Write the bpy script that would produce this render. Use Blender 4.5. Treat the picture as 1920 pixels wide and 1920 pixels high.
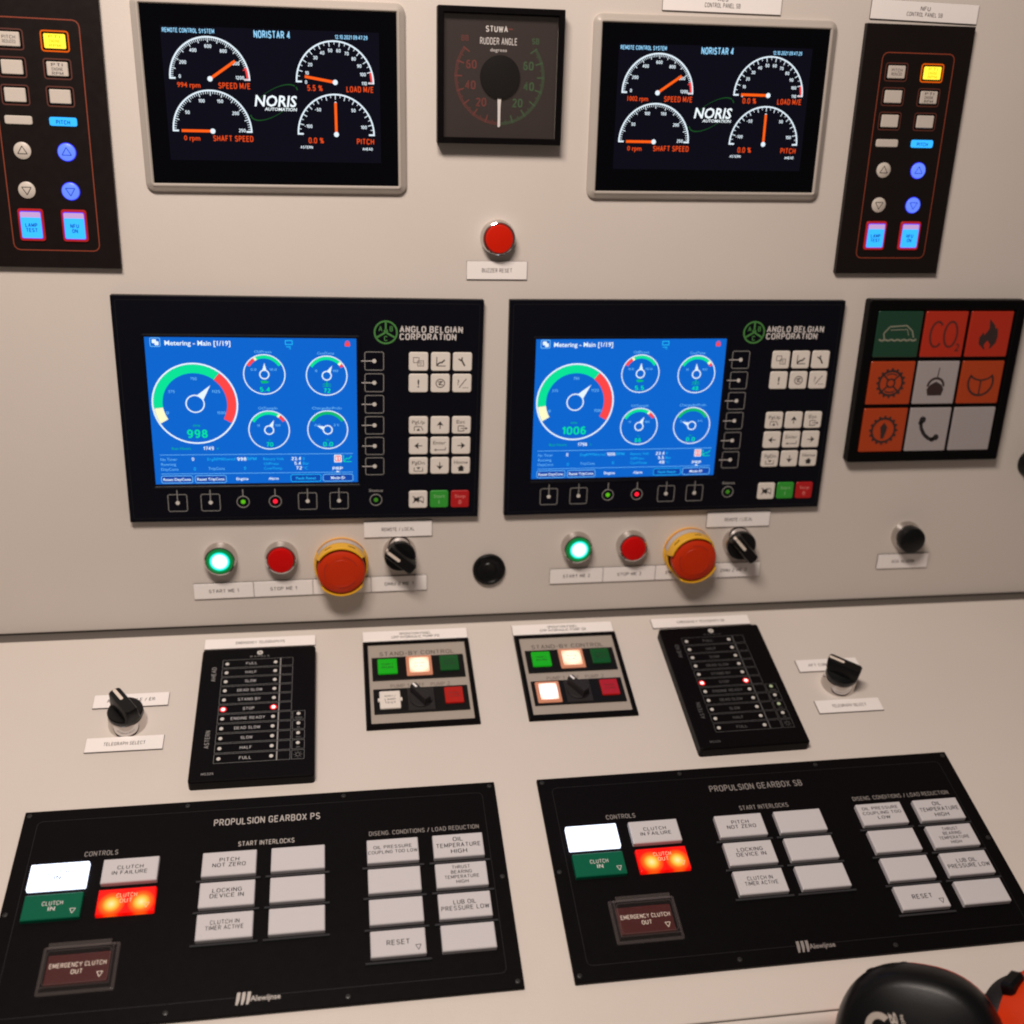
import bpy, math, random
from mathutils import Matrix, Vector
random.seed(7)
PI = math.pi
for o in list(bpy.data.objects): bpy.data.objects.remove(o)
scn = bpy.context.scene
COL = scn.collection
MM = 0.001

# ---------------------------------------------------------------- camera, world, lamps, exposure
cam_d = bpy.data.cameras.new('camera'); cam = bpy.data.objects.new('camera', cam_d); COL.objects.link(cam)
cam.location = (-0.09961, -0.75785, 0.67321)
cam.rotation_euler = (0.945963, -0.0675506, -0.1389035)
cam_d.sensor_width = 36.0; cam_d.lens = 36.0*2027.2/1920.0
cam_d.clip_start = 0.02; cam_d.clip_end = 50.0
scn.camera = cam
cam_d.dof.use_dof = True; cam_d.dof.focus_distance = 0.83; cam_d.dof.aperture_fstop = 4.8
world = bpy.data.worlds.new('World'); scn.world = world; world.use_nodes = True
bg = world.node_tree.nodes['Background']
bg.inputs[0].default_value = (1.0, 0.84, 0.74, 1); bg.inputs[1].default_value = 0.09
def area(name, loc, target, sx, sy, power, color):
    d = bpy.data.lights.new(name, 'AREA'); d.shape = 'RECTANGLE'; d.size = sx; d.size_y = sy
    d.energy = power; d.color = color
    o = bpy.data.objects.new(name, d); COL.objects.link(o); o.location = loc
    o.rotation_euler = (Vector(target)-Vector(loc)).to_track_quat('-Z', 'Y').to_euler()
    return o
area('ceiling_lamp', (-0.25, -0.44, 1.30), (-0.12, -0.14, 0.05), 0.46, 0.17, 17.2, (1.0, 0.870, 0.780))
scn.view_settings.view_transform = 'Standard'; scn.view_settings.look = 'None'
scn.view_settings.exposure = 0.0; scn.view_settings.gamma = 1.0
scn.render.engine = 'CYCLES'
scn.render.filter_size = 1.9 if hasattr(scn.render, 'filter_size') else 1.5
scn.cycles.pixel_filter_type = 'BLACKMAN_HARRIS'; scn.cycles.filter_width = 2.0

# ---------------------------------------------------------------- materials
def mat(name, col, rough=0.5, metal=0.0, spec=0.5, emit=None, es=1.0, noise=0.0, nscale=300, bump=0.0, bscale=900, coat=0.0):
    m = bpy.data.materials.new(name); m.use_nodes = True; nt = m.node_tree; b = nt.nodes['Principled BSDF']
    b.inputs['Base Color'].default_value = (*col, 1); b.inputs['Roughness'].default_value = rough
    b.inputs['Metallic'].default_value = metal; b.inputs['Specular IOR Level'].default_value = spec
    b.inputs['Coat Weight'].default_value = coat
    if emit: b.inputs['Emission Color'].default_value = (*emit, 1); b.inputs['Emission Strength'].default_value = es
    if noise or bump:
        tc = nt.nodes.new('ShaderNodeTexCoord')
    if noise:
        n = nt.nodes.new('ShaderNodeTexNoise'); n.inputs['Scale'].default_value = nscale; n.inputs['Detail'].default_value = 4
        nt.links.new(tc.outputs['Object'], n.inputs['Vector'])
        mr = nt.nodes.new('ShaderNodeMapRange'); mr.inputs[3].default_value = rough-noise; mr.inputs[4].default_value = rough+noise
        nt.links.new(n.outputs['Fac'], mr.inputs[0]); nt.links.new(mr.outputs[0], b.inputs['Roughness'])
        if not emit:
            mx = nt.nodes.new('ShaderNodeMix'); mx.data_type = 'RGBA'
            mx.inputs[6].default_value = (*[c*(1-noise*0.35) for c in col], 1); mx.inputs[7].default_value = (*[min(1, c*(1+noise*0.35)) for c in col], 1)
            n2 = nt.nodes.new('ShaderNodeTexNoise'); n2.inputs['Scale'].default_value = nscale*0.12; n2.inputs['Detail'].default_value = 6
            nt.links.new(tc.outputs['Object'], n2.inputs['Vector'])
            nt.links.new(n2.outputs['Fac'], mx.inputs[0]); nt.links.new(mx.outputs[2], b.inputs['Base Color'])
    if bump:
        n3 = nt.nodes.new('ShaderNodeTexNoise'); n3.inputs['Scale'].default_value = bscale; n3.inputs['Detail'].default_value = 2
        nt.links.new(tc.outputs['Object'], n3.inputs['Vector'])
        bp = nt.nodes.new('ShaderNodeBump'); bp.inputs['Strength'].default_value = bump; bp.inputs['Distance'].default_value = 0.0003
        nt.links.new(n3.outputs['Fac'], bp.inputs['Height']); nt.links.new(bp.outputs[0], b.inputs['Normal'])
    return m
def lin(r, g, b):
    f = lambda c: (c/255/12.92) if c/255 <= 0.04045 else ((c/255+0.055)/1.055)**2.4
    return (f(r), f(g), f(b))
def emis(name, rgb, es=1.0, base=0.35, rough=0.3):
    c = lin(*rgb); return mat(name, tuple(x*base for x in c), rough, 0, 0.4, c, es)
PAINT = mat('console_paint', (0.62, 0.560, 0.510), 0.40, spec=0.4, noise=0.11, nscale=70, bump=0.30, bscale=650)
GAPSHADE = mat('dark_grey_gap_shade', (0.10, 0.085, 0.073), 0.6)  # shadow in the gap between the two panels, as a dark colour
BLACK = mat('black_panel', (0.0032, 0.0024, 0.0030), 0.42, spec=0.07, noise=0.08, nscale=200, bump=0.08, bscale=2500)
BLACK2 = mat('black_foil', (0.0035, 0.0036, 0.0068), 0.36, spec=0.12, noise=0.08, nscale=150)
NFUB = mat('black_brown_foil', (0.008, 0.005, 0.0045), 0.4, spec=0.22, noise=0.08, nscale=150)
GLASSB = mat('black_display_glass', (0.001, 0.001, 0.002), 0.06, spec=0.2, noise=0.02, nscale=80)
RIM = mat('champagne_aluminium', (0.47, 0.42, 0.375), 0.25, metal=0.12, spec=0.5, noise=0.05, nscale=200)
CHROME = mat('chrome', (0.62, 0.585, 0.56), 0.09, metal=1.0, noise=0.04, nscale=300)
STEEL = mat('satin_steel', (0.62, 0.58, 0.54), 0.28, metal=1.0, noise=0.06, nscale=300)
LABEL = mat('white_engraving_laminate', (0.86, 0.81, 0.785), 0.35, spec=0.45, noise=0.04, nscale=300)
LCORE = mat('black_laminate_core', (0.03, 0.02, 0.018), 0.6)
ENGR = mat('engraved_grey_letters', (0.05, 0.036, 0.032), 0.7)
INK = mat('black_ink', (0.012, 0.010, 0.010), 0.6)
INKG = mat('grey_ink', (0.10, 0.085, 0.08), 0.6)
PWHITE = mat('white_print', (0.62, 0.58, 0.56), 0.6)
PGREY = mat('grey_print', (0.26, 0.25, 0.24), 0.6)
PLINE = mat('dim_grey_line', (0.085, 0.085, 0.085), 0.55)
KEYW = mat('white_key_plastic', (0.72, 0.66, 0.60), 0.38, spec=0.45, noise=0.04, nscale=300)
LENSW = mat('white_lens_plastic', (0.56, 0.535, 0.55), 0.25, spec=0.5, noise=0.05, nscale=120)
LENSN = mat('cream_lens_plastic', (0.56, 0.50, 0.44), 0.35, noise=0.04, nscale=300)
KGREEN = mat('green_key', (0.03, 0.30, 0.03), 0.4)
KRED = mat('red_key', (0.42, 0.008, 0.010), 0.4)
PGREEN = mat('green_print_dim', (0.026, 0.075, 0.024), 0.6)
PRED = mat('red_print_dim', (0.12, 0.014, 0.010), 0.6)
PORANGE = mat('red_brown_print', (0.24, 0.040, 0.015), 0.5)
PBROWN = mat('dark_red_frame', (0.085, 0.020, 0.012), 0.5)
LOGOG = mat('logo_green', (0.06, 0.22, 0.05), 0.5)
REDCAP = mat('red_button_cap', (0.56, 0.003, 0.003), 0.32, spec=0.25)
REDLIT = mat('red_button_cap_orange', (0.50, 0.010, 0.0015), 0.35, spec=0.25, emit=(0.5, 0.01, 0.0), es=0.12)
ESRED = mat('emergency_stop_red', (0.52, 0.028, 0.003), 0.45, spec=0.22, noise=0.05, nscale=200)
ESYEL = mat('emergency_stop_yellow', (0.80, 0.42, 0.018), 0.4, spec=0.4)
ESLAB = mat('emergency_stop_grey_band', (0.50, 0.44, 0.40), 0.4)
ESORG = mat('emergency_stop_orange_line', (0.55, 0.17, 0.07), 0.4)
KNOB = mat('black_knob', (0.005, 0.005, 0.0055), 0.33, spec=0.22, noise=0.08, nscale=300)
KNOBG = mat('dark_grey_knob', (0.022, 0.019, 0.020), 0.5, spec=0.2)
HOLE = mat('deep_black', (0.002, 0.002, 0.002), 0.7, spec=0.05)
MARK = mat('ivory_mark', (0.72, 0.62, 0.53), 0.45)
FACE = mat('grey_beige_faceplate', (0.36, 0.31, 0.265), 0.4, noise=0.04, nscale=200)
GRNLENS = mat('green_lens_unlit', (0.006, 0.085, 0.018), 0.22)
REDLENS = mat('red_lens_weak_glow', (0.33, 0.010, 0.006), 0.22, emit=(0.3, 0.0, 0.0), es=0.25)  # red lens brightened by a weak emission of its own
GLOK = emis('green_lens_lit', (18, 165, 20), 0.55, 0.5)
DIAL = mat('brown_grey_dial', (0.026, 0.018, 0.016), 0.55, spec=0.2, noise=0.05, nscale=100)
TGREEN = mat('dark_green_tile', (0.012, 0.050, 0.028), 0.3)
TRED = mat('red_tile', (0.42, 0.026, 0.010), 0.3)
TORG = mat('orange_tile', (0.40, 0.048, 0.010), 0.3)
TWHT = mat('grey_white_tile', (0.36, 0.32, 0.32), 0.3)
SYMB = mat('dark_symbol', (0.030, 0.014, 0.012), 0.6)
SYMO = mat('dark_red_symbol', (0.09, 0.014, 0.010), 0.6)
SYMG = mat('olive_symbol', (0.22, 0.22, 0.16), 0.6)
DOT = mat('white_touch_dot', (0.60, 0.57, 0.53), 0.4)
EMREDK = mat('dark_red_key', (0.055, 0.006, 0.006), 0.3)
GREENK = mat('green_lens_key', (0.002, 0.105, 0.055), 0.3, spec=0.2)
ORANGEP = mat('orange_plastic', (0.56, 0.036, 0.005), 0.45, spec=0.25)
CUPB = mat('black_cup_plastic', (0.004, 0.004, 0.0045), 0.33, spec=0.16, bump=0.15, bscale=1500)
CUSH = mat('black_cushion', (0.008, 0.007, 0.007), 0.5, spec=0.3)
SCREW = mat('black_screw', (0.05, 0.05, 0.05), 0.35, metal=0.6)
# light emitting
E_BLUE = emis('lcd_blue', (2, 100, 204), 1.0, 0.05, 0.35)
E_BLUE2 = emis('lcd_dark_blue', (4, 70, 170), 1.0, 0.05, 0.35)
E_WHITE = emis('lcd_white', (225, 240, 250), 1.05, 0.05)
E_LTBLUE = emis('lcd_light_blue', (110, 190, 250), 1.0, 0.05)
E_CYAN = emis('lcd_cyan', (30, 180, 245), 1.0, 0.05)
E_GREEN = emis('lcd_green', (0, 225, 150), 1.0, 0.05)
E_GREEN2 = emis('lcd_deep_green', (0, 185, 110), 1.0, 0.05)
E_RED = emis('lcd_red', (250, 70, 70), 1.0, 0.05)
E_CREAM = emis('lcd_cream', (250, 250, 200), 1.0, 0.05)
E_ORANGE = emis('lcd_orange', (255, 95, 15), 1.0, 0.05)
E_ORTXT = emis('lcd_orange_text', (225, 72, 20), 1.0, 0.05)
E_TITLE = emis('lcd_title_blue', (150, 215, 255), 1.0, 0.05)
E_LGREEN = emis('lcd_logo_green', (20, 78, 30), 1.0, 0.05)
E_LEDG = emis('led_green', (90, 190, 20), 0.8, 0.3)
E_LEDR = emis('led_red', (255, 25, 50), 1.3, 0.3)
E_LEDGD = emis('led_green_dim', (60, 130, 25), 0.6, 0.3)
E_KEYW = emis('key_white_lit', (228, 236, 255), 1.8, 0.3)
E_YEL = emis('key_yellow_lit', (255, 222, 60), 1.25, 0.3)
E_YELD = emis('key_yellow_print', (245, 190, 5), 0.9, 0.1)
E_CYK = emis('key_cyan_lit', (50, 172, 255), 1.15, 0.3)
E_BLK = emis('key_blue_lit', (95, 128, 255), 1.1, 0.3)
E_BLR = emis('key_blue_ring', (60, 60, 255), 1.1, 0.3)
E_MAG = emis('key_violet_lit', (190, 155, 205), 0.9, 0.3)
E_REDFR = emis('key_red_frame_lit', (165, 28, 30), 0.8, 0.4)
E_WARM = emis('lamp_warm_core', (255, 240, 215), 1.6, 0.3)
E_WARMR = emis('lamp_warm_rim', (195, 125, 95), 0.8, 0.3)
E_WHITEB = emis('lamp_white_core', (255, 246, 240), 2.2, 0.3)
E_TEXTW = emis('lit_text', (255, 170, 130), 1.0, 0.3)
E_LEDRW = emis('led_red_core', (255, 235, 230), 1.6, 0.3)
E_LEDRR = emis('led_red_halo', (255, 10, 10), 1.2, 0.3)

def radial(name, stops, rad, centres=((0, 0),), es=1.0, rough=0.25):
    """emission falls off around the lamp(s) inside the lens; stops: (distance/rad, rgb)"""
    m = bpy.data.materials.new(name); m.use_nodes = True; nt = m.node_tree; b = nt.nodes['Principled BSDF']
    b.inputs['Base Color'].default_value = (*[c*0.4 for c in lin(*stops[-1][1])], 1); b.inputs['Roughness'].default_value = rough
    tc = nt.nodes.new('ShaderNodeTexCoord'); prev = None
    for cx, cy in centres:
        vm = nt.nodes.new('ShaderNodeVectorMath'); vm.operation = 'DISTANCE'; vm.inputs[1].default_value = (cx*MM, cy*MM, 0)
        sp = nt.nodes.new('ShaderNodeVectorMath'); sp.operation = 'MULTIPLY'; sp.inputs[1].default_value = (1, 1, 0)
        nt.links.new(tc.outputs['Object'], sp.inputs[0]); nt.links.new(sp.outputs[0], vm.inputs[0])
        out = vm.outputs['Value']
        if prev is not None:
            mn = nt.nodes.new('ShaderNodeMath'); mn.operation = 'MINIMUM'; nt.links.new(prev, mn.inputs[0]); nt.links.new(out, mn.inputs[1]); out = mn.outputs[0]
        prev = out
    dv = nt.nodes.new('ShaderNodeMath'); dv.operation = 'DIVIDE'; dv.inputs[1].default_value = rad*MM; nt.links.new(prev, dv.inputs[0])
    cr = nt.nodes.new('ShaderNodeValToRGB'); nt.links.new(dv.outputs[0], cr.inputs[0])
    els = cr.color_ramp.elements
    els[0].position = stops[0][0]; els[0].color = (*lin(*stops[0][1]), 1)
    els[1].position = stops[-1][0]; els[1].color = (*lin(*stops[-1][1]), 1)
    for p, c in stops[1:-1]:
        e = els.new(p); e.color = (*lin(*c), 1)
    nt.links.new(cr.outputs[0], b.inputs['Emission Color']); b.inputs['Emission Strength'].default_value = es
    return m
M_GREENLAMP = radial('green_lamp_lens', [(0.0, (255, 255, 255)), (0.56, (245, 255, 255)), (0.64, (40, 255, 250)), (0.74, (0, 240, 205)), (0.80, (0, 125, 60)), (1.0, (0, 88, 36))], 11.3, ((0.2, 1.0),), es=1.15)
M_CLUTCHOUT = radial('red_lens_two_lamps', [(0.0, (255, 245, 170)), (0.28, (255, 205, 70)), (0.5, (255, 110, 20)), (0.75, (245, 18, 5)), (1.0, (225, 5, 2))], 12.5, ((-9.5, -2.2), (10.5, -2.2)))
M_WARMWIN = radial('pressure_lamp_lens', [(0.0, (255, 252, 235)), (0.55, (255, 240, 210)), (0.8, (250, 200, 165)), (1.0, (215, 130, 95))], 13.0, es=1.15)
M_WHITEWIN = radial('supply_lamp_lens', [(0.0, (255, 255, 255)), (0.6, (255, 250, 245)), (0.85, (255, 215, 195)), (1.0, (235, 140, 110))], 12.5, es=1.3)
def glassy(name, alpha, col=(0.6, 0.58, 0.56), rough=0.12):
    m = mat(name, col, rough, spec=0.6); m.node_tree.nodes['Principled BSDF'].inputs['Alpha'].default_value = alpha; return m
CLEAR = glassy('clear_cover', 0.03, (0.3, 0.25, 0.24), 0.05)
CLEAR2 = glassy('clear_cover_edge', 0.10, (0.45, 0.38, 0.36), 0.05)

# ---------------------------------------------------------------- mesh builder (mm; u right, w down, z out of the panel)
_tc = {}
def text_mesh(s, bold=False):
    k = (s, bold)
    if k in _tc: return _tc[k]
    c = bpy.data.curves.new('t', 'FONT'); c.body = s; c.size = 1.0; c.resolution_u = 2; c.fill_mode = 'FRONT'
    c.offset = 0.018 if bold else 0.0
    o = bpy.data.objects.new('t', c); me = bpy.data.meshes.new_from_object(o)
    vs = [tuple(v.co) for v in me.vertices]; fs = [tuple(p.vertices) for p in me.polygons]
    if me.polygons and me.polygons[0].normal.z < 0: fs = [tuple(reversed(f)) for f in fs]
    xs = [v[0] for v in vs] or [0, 1]
    H = 0.729
    x0 = min(xs); W = (max(xs)-x0)/H
    vs = [((v[0]-x0)/H, v[1]/H) for v in vs]
    bpy.data.objects.remove(o); bpy.data.curves.remove(c); bpy.data.meshes.remove(me)
    _tc[k] = (vs, fs, W); return _tc[k]

# a plain single-stroke engraving alphabet, drawn as mitred strips
def _arc(cx, cy, rx, ry, a0, a1, n=5): return [(cx+rx*math.cos(math.radians(a0+(a1-a0)*k/n)), cy+ry*math.sin(math.radians(a0+(a1-a0)*k/n))) for k in range(n+1)]
def _glyphs():
    A = _arc; W = 0.58; g = {}
    O = A(.29, .74, .29, .26, 0, 180, 6)+A(.29, .26, .29, .26, 180, 360, 6)
    g['O'] = (W, [O+[O[0]]]); g['0'] = (.5, [[(x*.86, y) for x, y in O+[O[0]]]])
    g['Q'] = (W, [O+[O[0]], [(.36, .2), (.6, -.04)]])
    g['C'] = (W, [A(.29, .74, .28, .26, 12, 180, 6)+A(.29, .26, .28, .26, 180, 348, 6)])
    g['G'] = (W, [A(.29, .74, .28, .26, 12, 180, 6)+A(.29, .26, .28, .26, 180, 360, 6)+[(.57, .46), (.34, .46)]])
    g['A'] = (W+.04, [[(0, 0), (.31, 1), (.62, 0)], [(.11, .34), (.51, .34)]])
    g['B'] = (.54, [[(0, 0), (0, 1), (.3, 1)]+A(.3, .765, .2, .235, 90, -90)+[(.0, .53)], [(.3, .53)]+A(.3, .265, .24, .265, 90, -90)+[(0, 0)]])
    g['D'] = (W, [[(0, 0), (0, 1), (.26, 1)]+A(.26, .7, .31, .3, 90, 0)+A(.26, .3, .31, .3, 0, -90)+[(0, 0)]])
    g['E'] = (.5, [[(.5, 1), (0, 1), (0, 0), (.5, 0)], [(0, .53), (.43, .53)]])
    g['F'] = (.48, [[(.48, 1), (0, 1), (0, 0)], [(0, .52), (.4, .52)]])
    g['H'] = (.56, [[(0, 0), (0, 1)], [(.56, 0), (.56, 1)], [(0, .52), (.56, .52)]])
    g['I'] = (.0, [[(0, 0), (0, 1)]])
    g['J'] = (.42, [[(.42, 1), (.42, .24)]+A(.21, .22, .21, .22, 0, -180)])
    g['K'] = (.54, [[(0, 0), (0, 1)], [(.52, 1), (0, .4)], [(.18, .6), (.54, 0)]])
    g['L'] = (.46, [[(0, 1), (0, 0), (.46, 0)]])
    g['M'] = (.68, [[(0, 0), (0, 1), (.34, .2), (.68, 1), (.68, 0)]])
    g['N'] = (.56, [[(0, 0), (0, 1), (.56, 0), (.56, 1)]])
    P = [(0, 0), (0, 1), (.3, 1)]+A(.3, .74, .22, .26, 90, -90)+[(0, .48)]
    g['P'] = (.52, [P]); g['R'] = (.54, [P, [(.28, .48), (.54, 0)]])
    S = A(.27, .75, .25, .25, 20, 180, 6)+[(.08, .58), (.46, .42)]+A(.27, .25, .27, .25, 0, -160, 6)
    g['S'] = (.54, [S]); g['T'] = (.56, [[(0, 1), (.56, 1)], [(.28, 1), (.28, 0)]])
    g['U'] = (.56, [[(0, 1), (0, .28)]+A(.28, .28, .28, .28, 180, 360, 6)+[(.56, 1)]])
    g['V'] = (.58, [[(0, 1), (.29, 0), (.58, 1)]]); g['W'] = (.82, [[(0, 1), (.2, 0), (.41, .9), (.62, 0), (.82, 1)]])
    g['X'] = (.56, [[(0, 0), (.56, 1)], [(0, 1), (.56, 0)]]); g['Y'] = (.56, [[(0, 1), (.28, .48), (.56, 1)], [(.28, .48), (.28, 0)]])
    g['Z'] = (.52, [[(0, 1), (.52, 1), (0, 0), (.52, 0)]])
    g['1'] = (.24, [[(0, .76), (.24, 1), (.24, 0)]])
    g['2'] = (.48, [A(.24, .74, .24, .26, 160, -30, 6)+[(0, 0), (.5, 0)]])
    g['3'] = (.48, [A(.23, .76, .22, .24, 160, -90, 6), A(.23, .27, .25, .27, 90, -160, 6)])
    g['4'] = (.5, [[(.38, 0), (.38, 1), (0, .28), (.52, .28)]])
    g['5'] = (.48, [[(.46, 1), (.08, 1), (.04, .54)]+A(.23, .31, .25, .31, 110, -150, 7)])
    g['6'] = (.48, [A(.25, .7, .22, .3, 40, 180, 5)+[(.0, .3)]+A(.24, .3, .24, .3, 180, 540, 10)])
    g['7'] = (.48, [[(0, 1), (.48, 1), (.16, 0)]])
    g['8'] = (.48, [A(.24, .76, .21, .24, -90, 270, 10)+A(.24, .26, .25, .26, 90, -270, 10)])
    g['9'] = (.48, [A(.23, .3, .22, .3, -140, 0, 5)+[(.48, .7)]+A(.24, .7, .24, .3, 0, 360, 10)])
    g['/'] = (.36, [[(0, -.05), (.36, 1.05)]]); g['-'] = (.34, [[(0, .45), (.34, .45)]]); g['.'] = (.0, [[(0, 0), (0, .12)]]); g[':'] = (.0, [[(0, .1), (0, .22)], [(0, .6), (0, .72)]])
    g['['] = (.2, [[(.2, 1.05), (0, 1.05), (0, -.1), (.2, -.1)]]); g[']'] = (.2, [[(0, 1.05), (.2, 1.05), (.2, -.1), (0, -.1)]])
    g['%'] = (.74, [A(.16, .78, .14, .2, 0, 360, 8), A(.58, .22, .14, .2, 0, 360, 8), [(.14, 0), (.6, 1)]])
    return g
GL = _glyphs()
def stroke_text(s, t):
    """polylines -> strips; returns verts, faces, width for cap height 1"""
    vs, fs, x = [], [], 0.0; gap = 0.20+t*0.75
    for ch in s:
        if ch == ' ': x += 0.42; continue
        w, pls = GL[ch]
        for pl in pls:
            closed = math.dist(pl[0], pl[-1]) < 1e-6 and len(pl) > 3
            P = pl[:-1] if closed else pl
            Q = []
            for p in P:
                if not Q or math.dist(Q[-1], p) > 0.01: Q.append(p)
            def nrm(u, v):
                d = math.dist(u, v); return (-(v[1]-u[1])/d, (v[0]-u[0])/d)
            runs = [[Q[0]]]
            if closed: Q = Q+[Q[0]]
            for i in range(1, len(Q)):
                runs[-1].append(Q[i])
                if i < len(Q)-1:
                    n1, n2 = nrm(Q[i-1], Q[i]), nrm(Q[i], Q[i+1])
                    if n1[0]*n2[0]+n1[1]*n2[1] < 0.2: runs.append([Q[i]])
            for rn in runs:
                n = len(rn); L = []
                for i, p in enumerate(rn):
                    if i == 0: m = nrm(rn[-2], p) if (closed and len(runs) == 1) else None; q2 = nrm(p, rn[1])
                    elif i == n-1: m = nrm(rn[i-1], p); q2 = nrm(p, rn[1]) if (closed and len(runs) == 1) else None
                    else: m = nrm(rn[i-1], p); q2 = nrm(p, rn[i+1])
                    if m is None: m = q2
                    elif q2 is not None:
                        mx, my = m[0]+q2[0], m[1]+q2[1]; q = max(0.6, (mx*mx+my*my)/2); m = (mx/q, my/q)
                    ex, ey = 0, 0
                    if not closed or len(runs) > 1:      # square ends reach half a stroke further at breaks
                        if i == 0 and rn is not runs[0]: ex, ey = -(rn[1][0]-p[0])/math.dist(p, rn[1])*t*.5, -(rn[1][1]-p[1])/math.dist(p, rn[1])*t*.5
                    L.append(((x+p[0]+ex+m[0]*t/2, p[1]+ey+m[1]*t/2), (x+p[0]+ex-m[0]*t/2, p[1]+ey-m[1]*t/2)))
                b0 = len(vs)
                for l, r_ in L: vs += [l, r_]
                for i in range(n-1): fs.append((b0+2*i+1, b0+2*i+3, b0+2*i+2, b0+2*i))
        x += w+gap
    return vs, fs, max(0.1, x-gap)
class G:
    def __init__(s): s.v = []; s.f = []; s.m = []; s.mi = []; s.sm = []
    def mat(s, m):
        if m not in s.m: s.m.append(m)
        return s.m.index(m)
    def add(s, vs, fs, m, smooth=False):
        b = len(s.v); s.v += [(x, -w, z) for x, w, z in vs]; i = s.mat(m)
        for f in fs: s.f.append(tuple(b+k for k in f)); s.mi.append(i); s.sm.append(smooth)
        return s
    def loops(s, L, m, cap=True, smooth=False, floor=False):
        n = len(L[0]); vs = [p for l in L for p in l]; fs = []
        for a in range(len(L)-1):
            for i in range(n):
                j = (i+1) % n; fs.append((a*n+i, a*n+j, (a+1)*n+j, (a+1)*n+i))
        if cap: fs.append(tuple((len(L)-1)*n+i for i in range(n)))
        if floor: fs.append(tuple(reversed(range(n))))
        return s.add(vs, fs, m, smooth)
    @staticmethod
    def rl(x0, w0, x1, w1, r, z, seg=3):
        r = max(0.0, min(r, (x1-x0)/2-1e-3, (w1-w0)/2-1e-3)); out = []
        if r < 0.01: return [(x0, w1, z), (x1, w1, z), (x1, w0, z), (x0, w0, z)]
        for cx, cw, a0 in ((x1-r, w1-r, -90), (x1-r, w0+r, 0), (x0+r, w0+r, 90), (x0+r, w1-r, 180)):
            for k in range(seg+1):
                a = math.radians(a0+90*k/seg); out.append((cx+r*math.cos(a), cw-r*math.sin(a), z))
        return out
    def slab(s, x0, w0, x1, w1, r, prof, m, cap=True, seg=3, smooth=False):
        if r < 0.02: r = 0.05
        return s.loops([s.rl(x0+i, w0+i, x1-i, w1-i, max(r-i, 0.05), z, seg) for i, z in prof], m, cap, smooth)
    def box(s, x0, w0, x1, w1, z0, z1, m, bev=0.0, r=0.0):
        prof = [(0, z0), (0, z1-bev), (bev, z1)] if bev else [(0, z0), (0, z1)]
        return s.slab(x0, w0, x1, w1, r, prof, m)
    def lathe(s, cx, cw, prof, m, seg=32, cap=True, smooth=True):
        L = [[(cx+r*math.cos(2*PI*k/seg), cw-r*math.sin(2*PI*k/seg), z) for k in range(seg)] for r, z in prof]
        return s.loops(L, m, cap, smooth)
    def disc(s, cx, cw, r, z, m, seg=24): return s.add([(cx+r*math.cos(2*PI*k/seg), cw-r*math.sin(2*PI*k/seg), z) for k in range(seg)], [tuple(range(seg))], m)
    def rect(s, x0, w0, x1, w1, z, m): return s.add([(x0, w1, z), (x1, w1, z), (x1, w0, z), (x0, w0, z)], [(0, 1, 2, 3)], m)
    def poly(s, pts, z, m):
        a = sum(p[0]*(-q[1])-q[0]*(-p[1]) for p, q in zip(pts, pts[1:]+pts[:1]))
        if a < 0: pts = list(reversed(pts))
        return s.add([(x, w, z) for x, w in pts], [tuple(range(len(pts)))], m)
    def line(s, x0, w0, x1, w1, t, z, m):
        d = math.hypot(x1-x0, w1-w0) or 1; nx, nw = -(w1-w0)/d*t/2, (x1-x0)/d*t/2
        return s.poly([(x0+nx, w0+nw), (x1+nx, w1+nw), (x1-nx, w1-nw), (x0-nx, w0-nw)], z, m)
    def pline(s, pts, t, z, m, close=False):
        for a, b in zip(pts, pts[1:]+(pts[:1] if close else [])): s.line(*a, *b, t, z, m)
        return s
    def rr(s, x0, w0, x1, w1, r, t, z, m):      # rounded outline
        A = s.rl(x0, w0, x1, w1, r, z); B = s.rl(x0+t, w0+t, x1-t, w1-t, max(r-t, 0.06), z); n = len(A)
        return s.add(A+B, [(i, (i+1) % n, n+(i+1) % n, n+i) for i in range(n)], m)
    def rrf(s, x0, w0, x1, w1, r, z, m): return s.add(s.rl(x0, w0, x1, w1, r, z), [tuple(range(16))], m)
    def band(s, cx, cw, r0, r1, a0, a1, z, m, seg=None):   # degrees ccw from +u
        seg = seg or max(2, int(abs(a1-a0)/6)+1); vs = []
        lo, hi = min(a0, a1), max(a0, a1)
        for k in range(seg+1):
            a = math.radians(lo+(hi-lo)*k/seg); vs += [(cx+r0*math.cos(a), cw-r0*math.sin(a), z), (cx+r1*math.cos(a), cw-r1*math.sin(a), z)]
        return s.add(vs, [(2*k, 2*k+1, 2*k+3, 2*k+2) for k in range(seg)], m)
    def tick(s, cx, cw, a, r0, r1, t, z, m):
        a = math.radians(a); return s.line(cx+r0*math.cos(a), cw-r0*math.sin(a), cx+r1*math.cos(a), cw-r1*math.sin(a), t, z, m)
    def text(s, t, x, w, h, z, m, al='C', width=None, rot=0, bold=False, slant=0.0):
        if slant == 0 and t and all(c in GL or c == ' ' for c in t):
            k = (t, bold, 's')
            if k not in _tc: _tc[k] = stroke_text(t, 0.20 if bold else 0.15)
            vs, fs, W = _tc[k]
        else: vs, fs, W = text_mesh(t, bold)
        sx = h if width is None else width/W
        ox = {'L': 0, 'C': -W*sx/2, 'R': -W*sx}[al]; a = math.radians(rot); ca, sa = math.cos(a), math.sin(a); out = []
        for px, py in vs:
            X = px*sx+ox+slant*py*h; Y = (py-0.5)*h
            out.append((x+X*ca-Y*sa, w-(X*sa+Y*ca), z))
        return s.add(out, fs, m)
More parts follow.
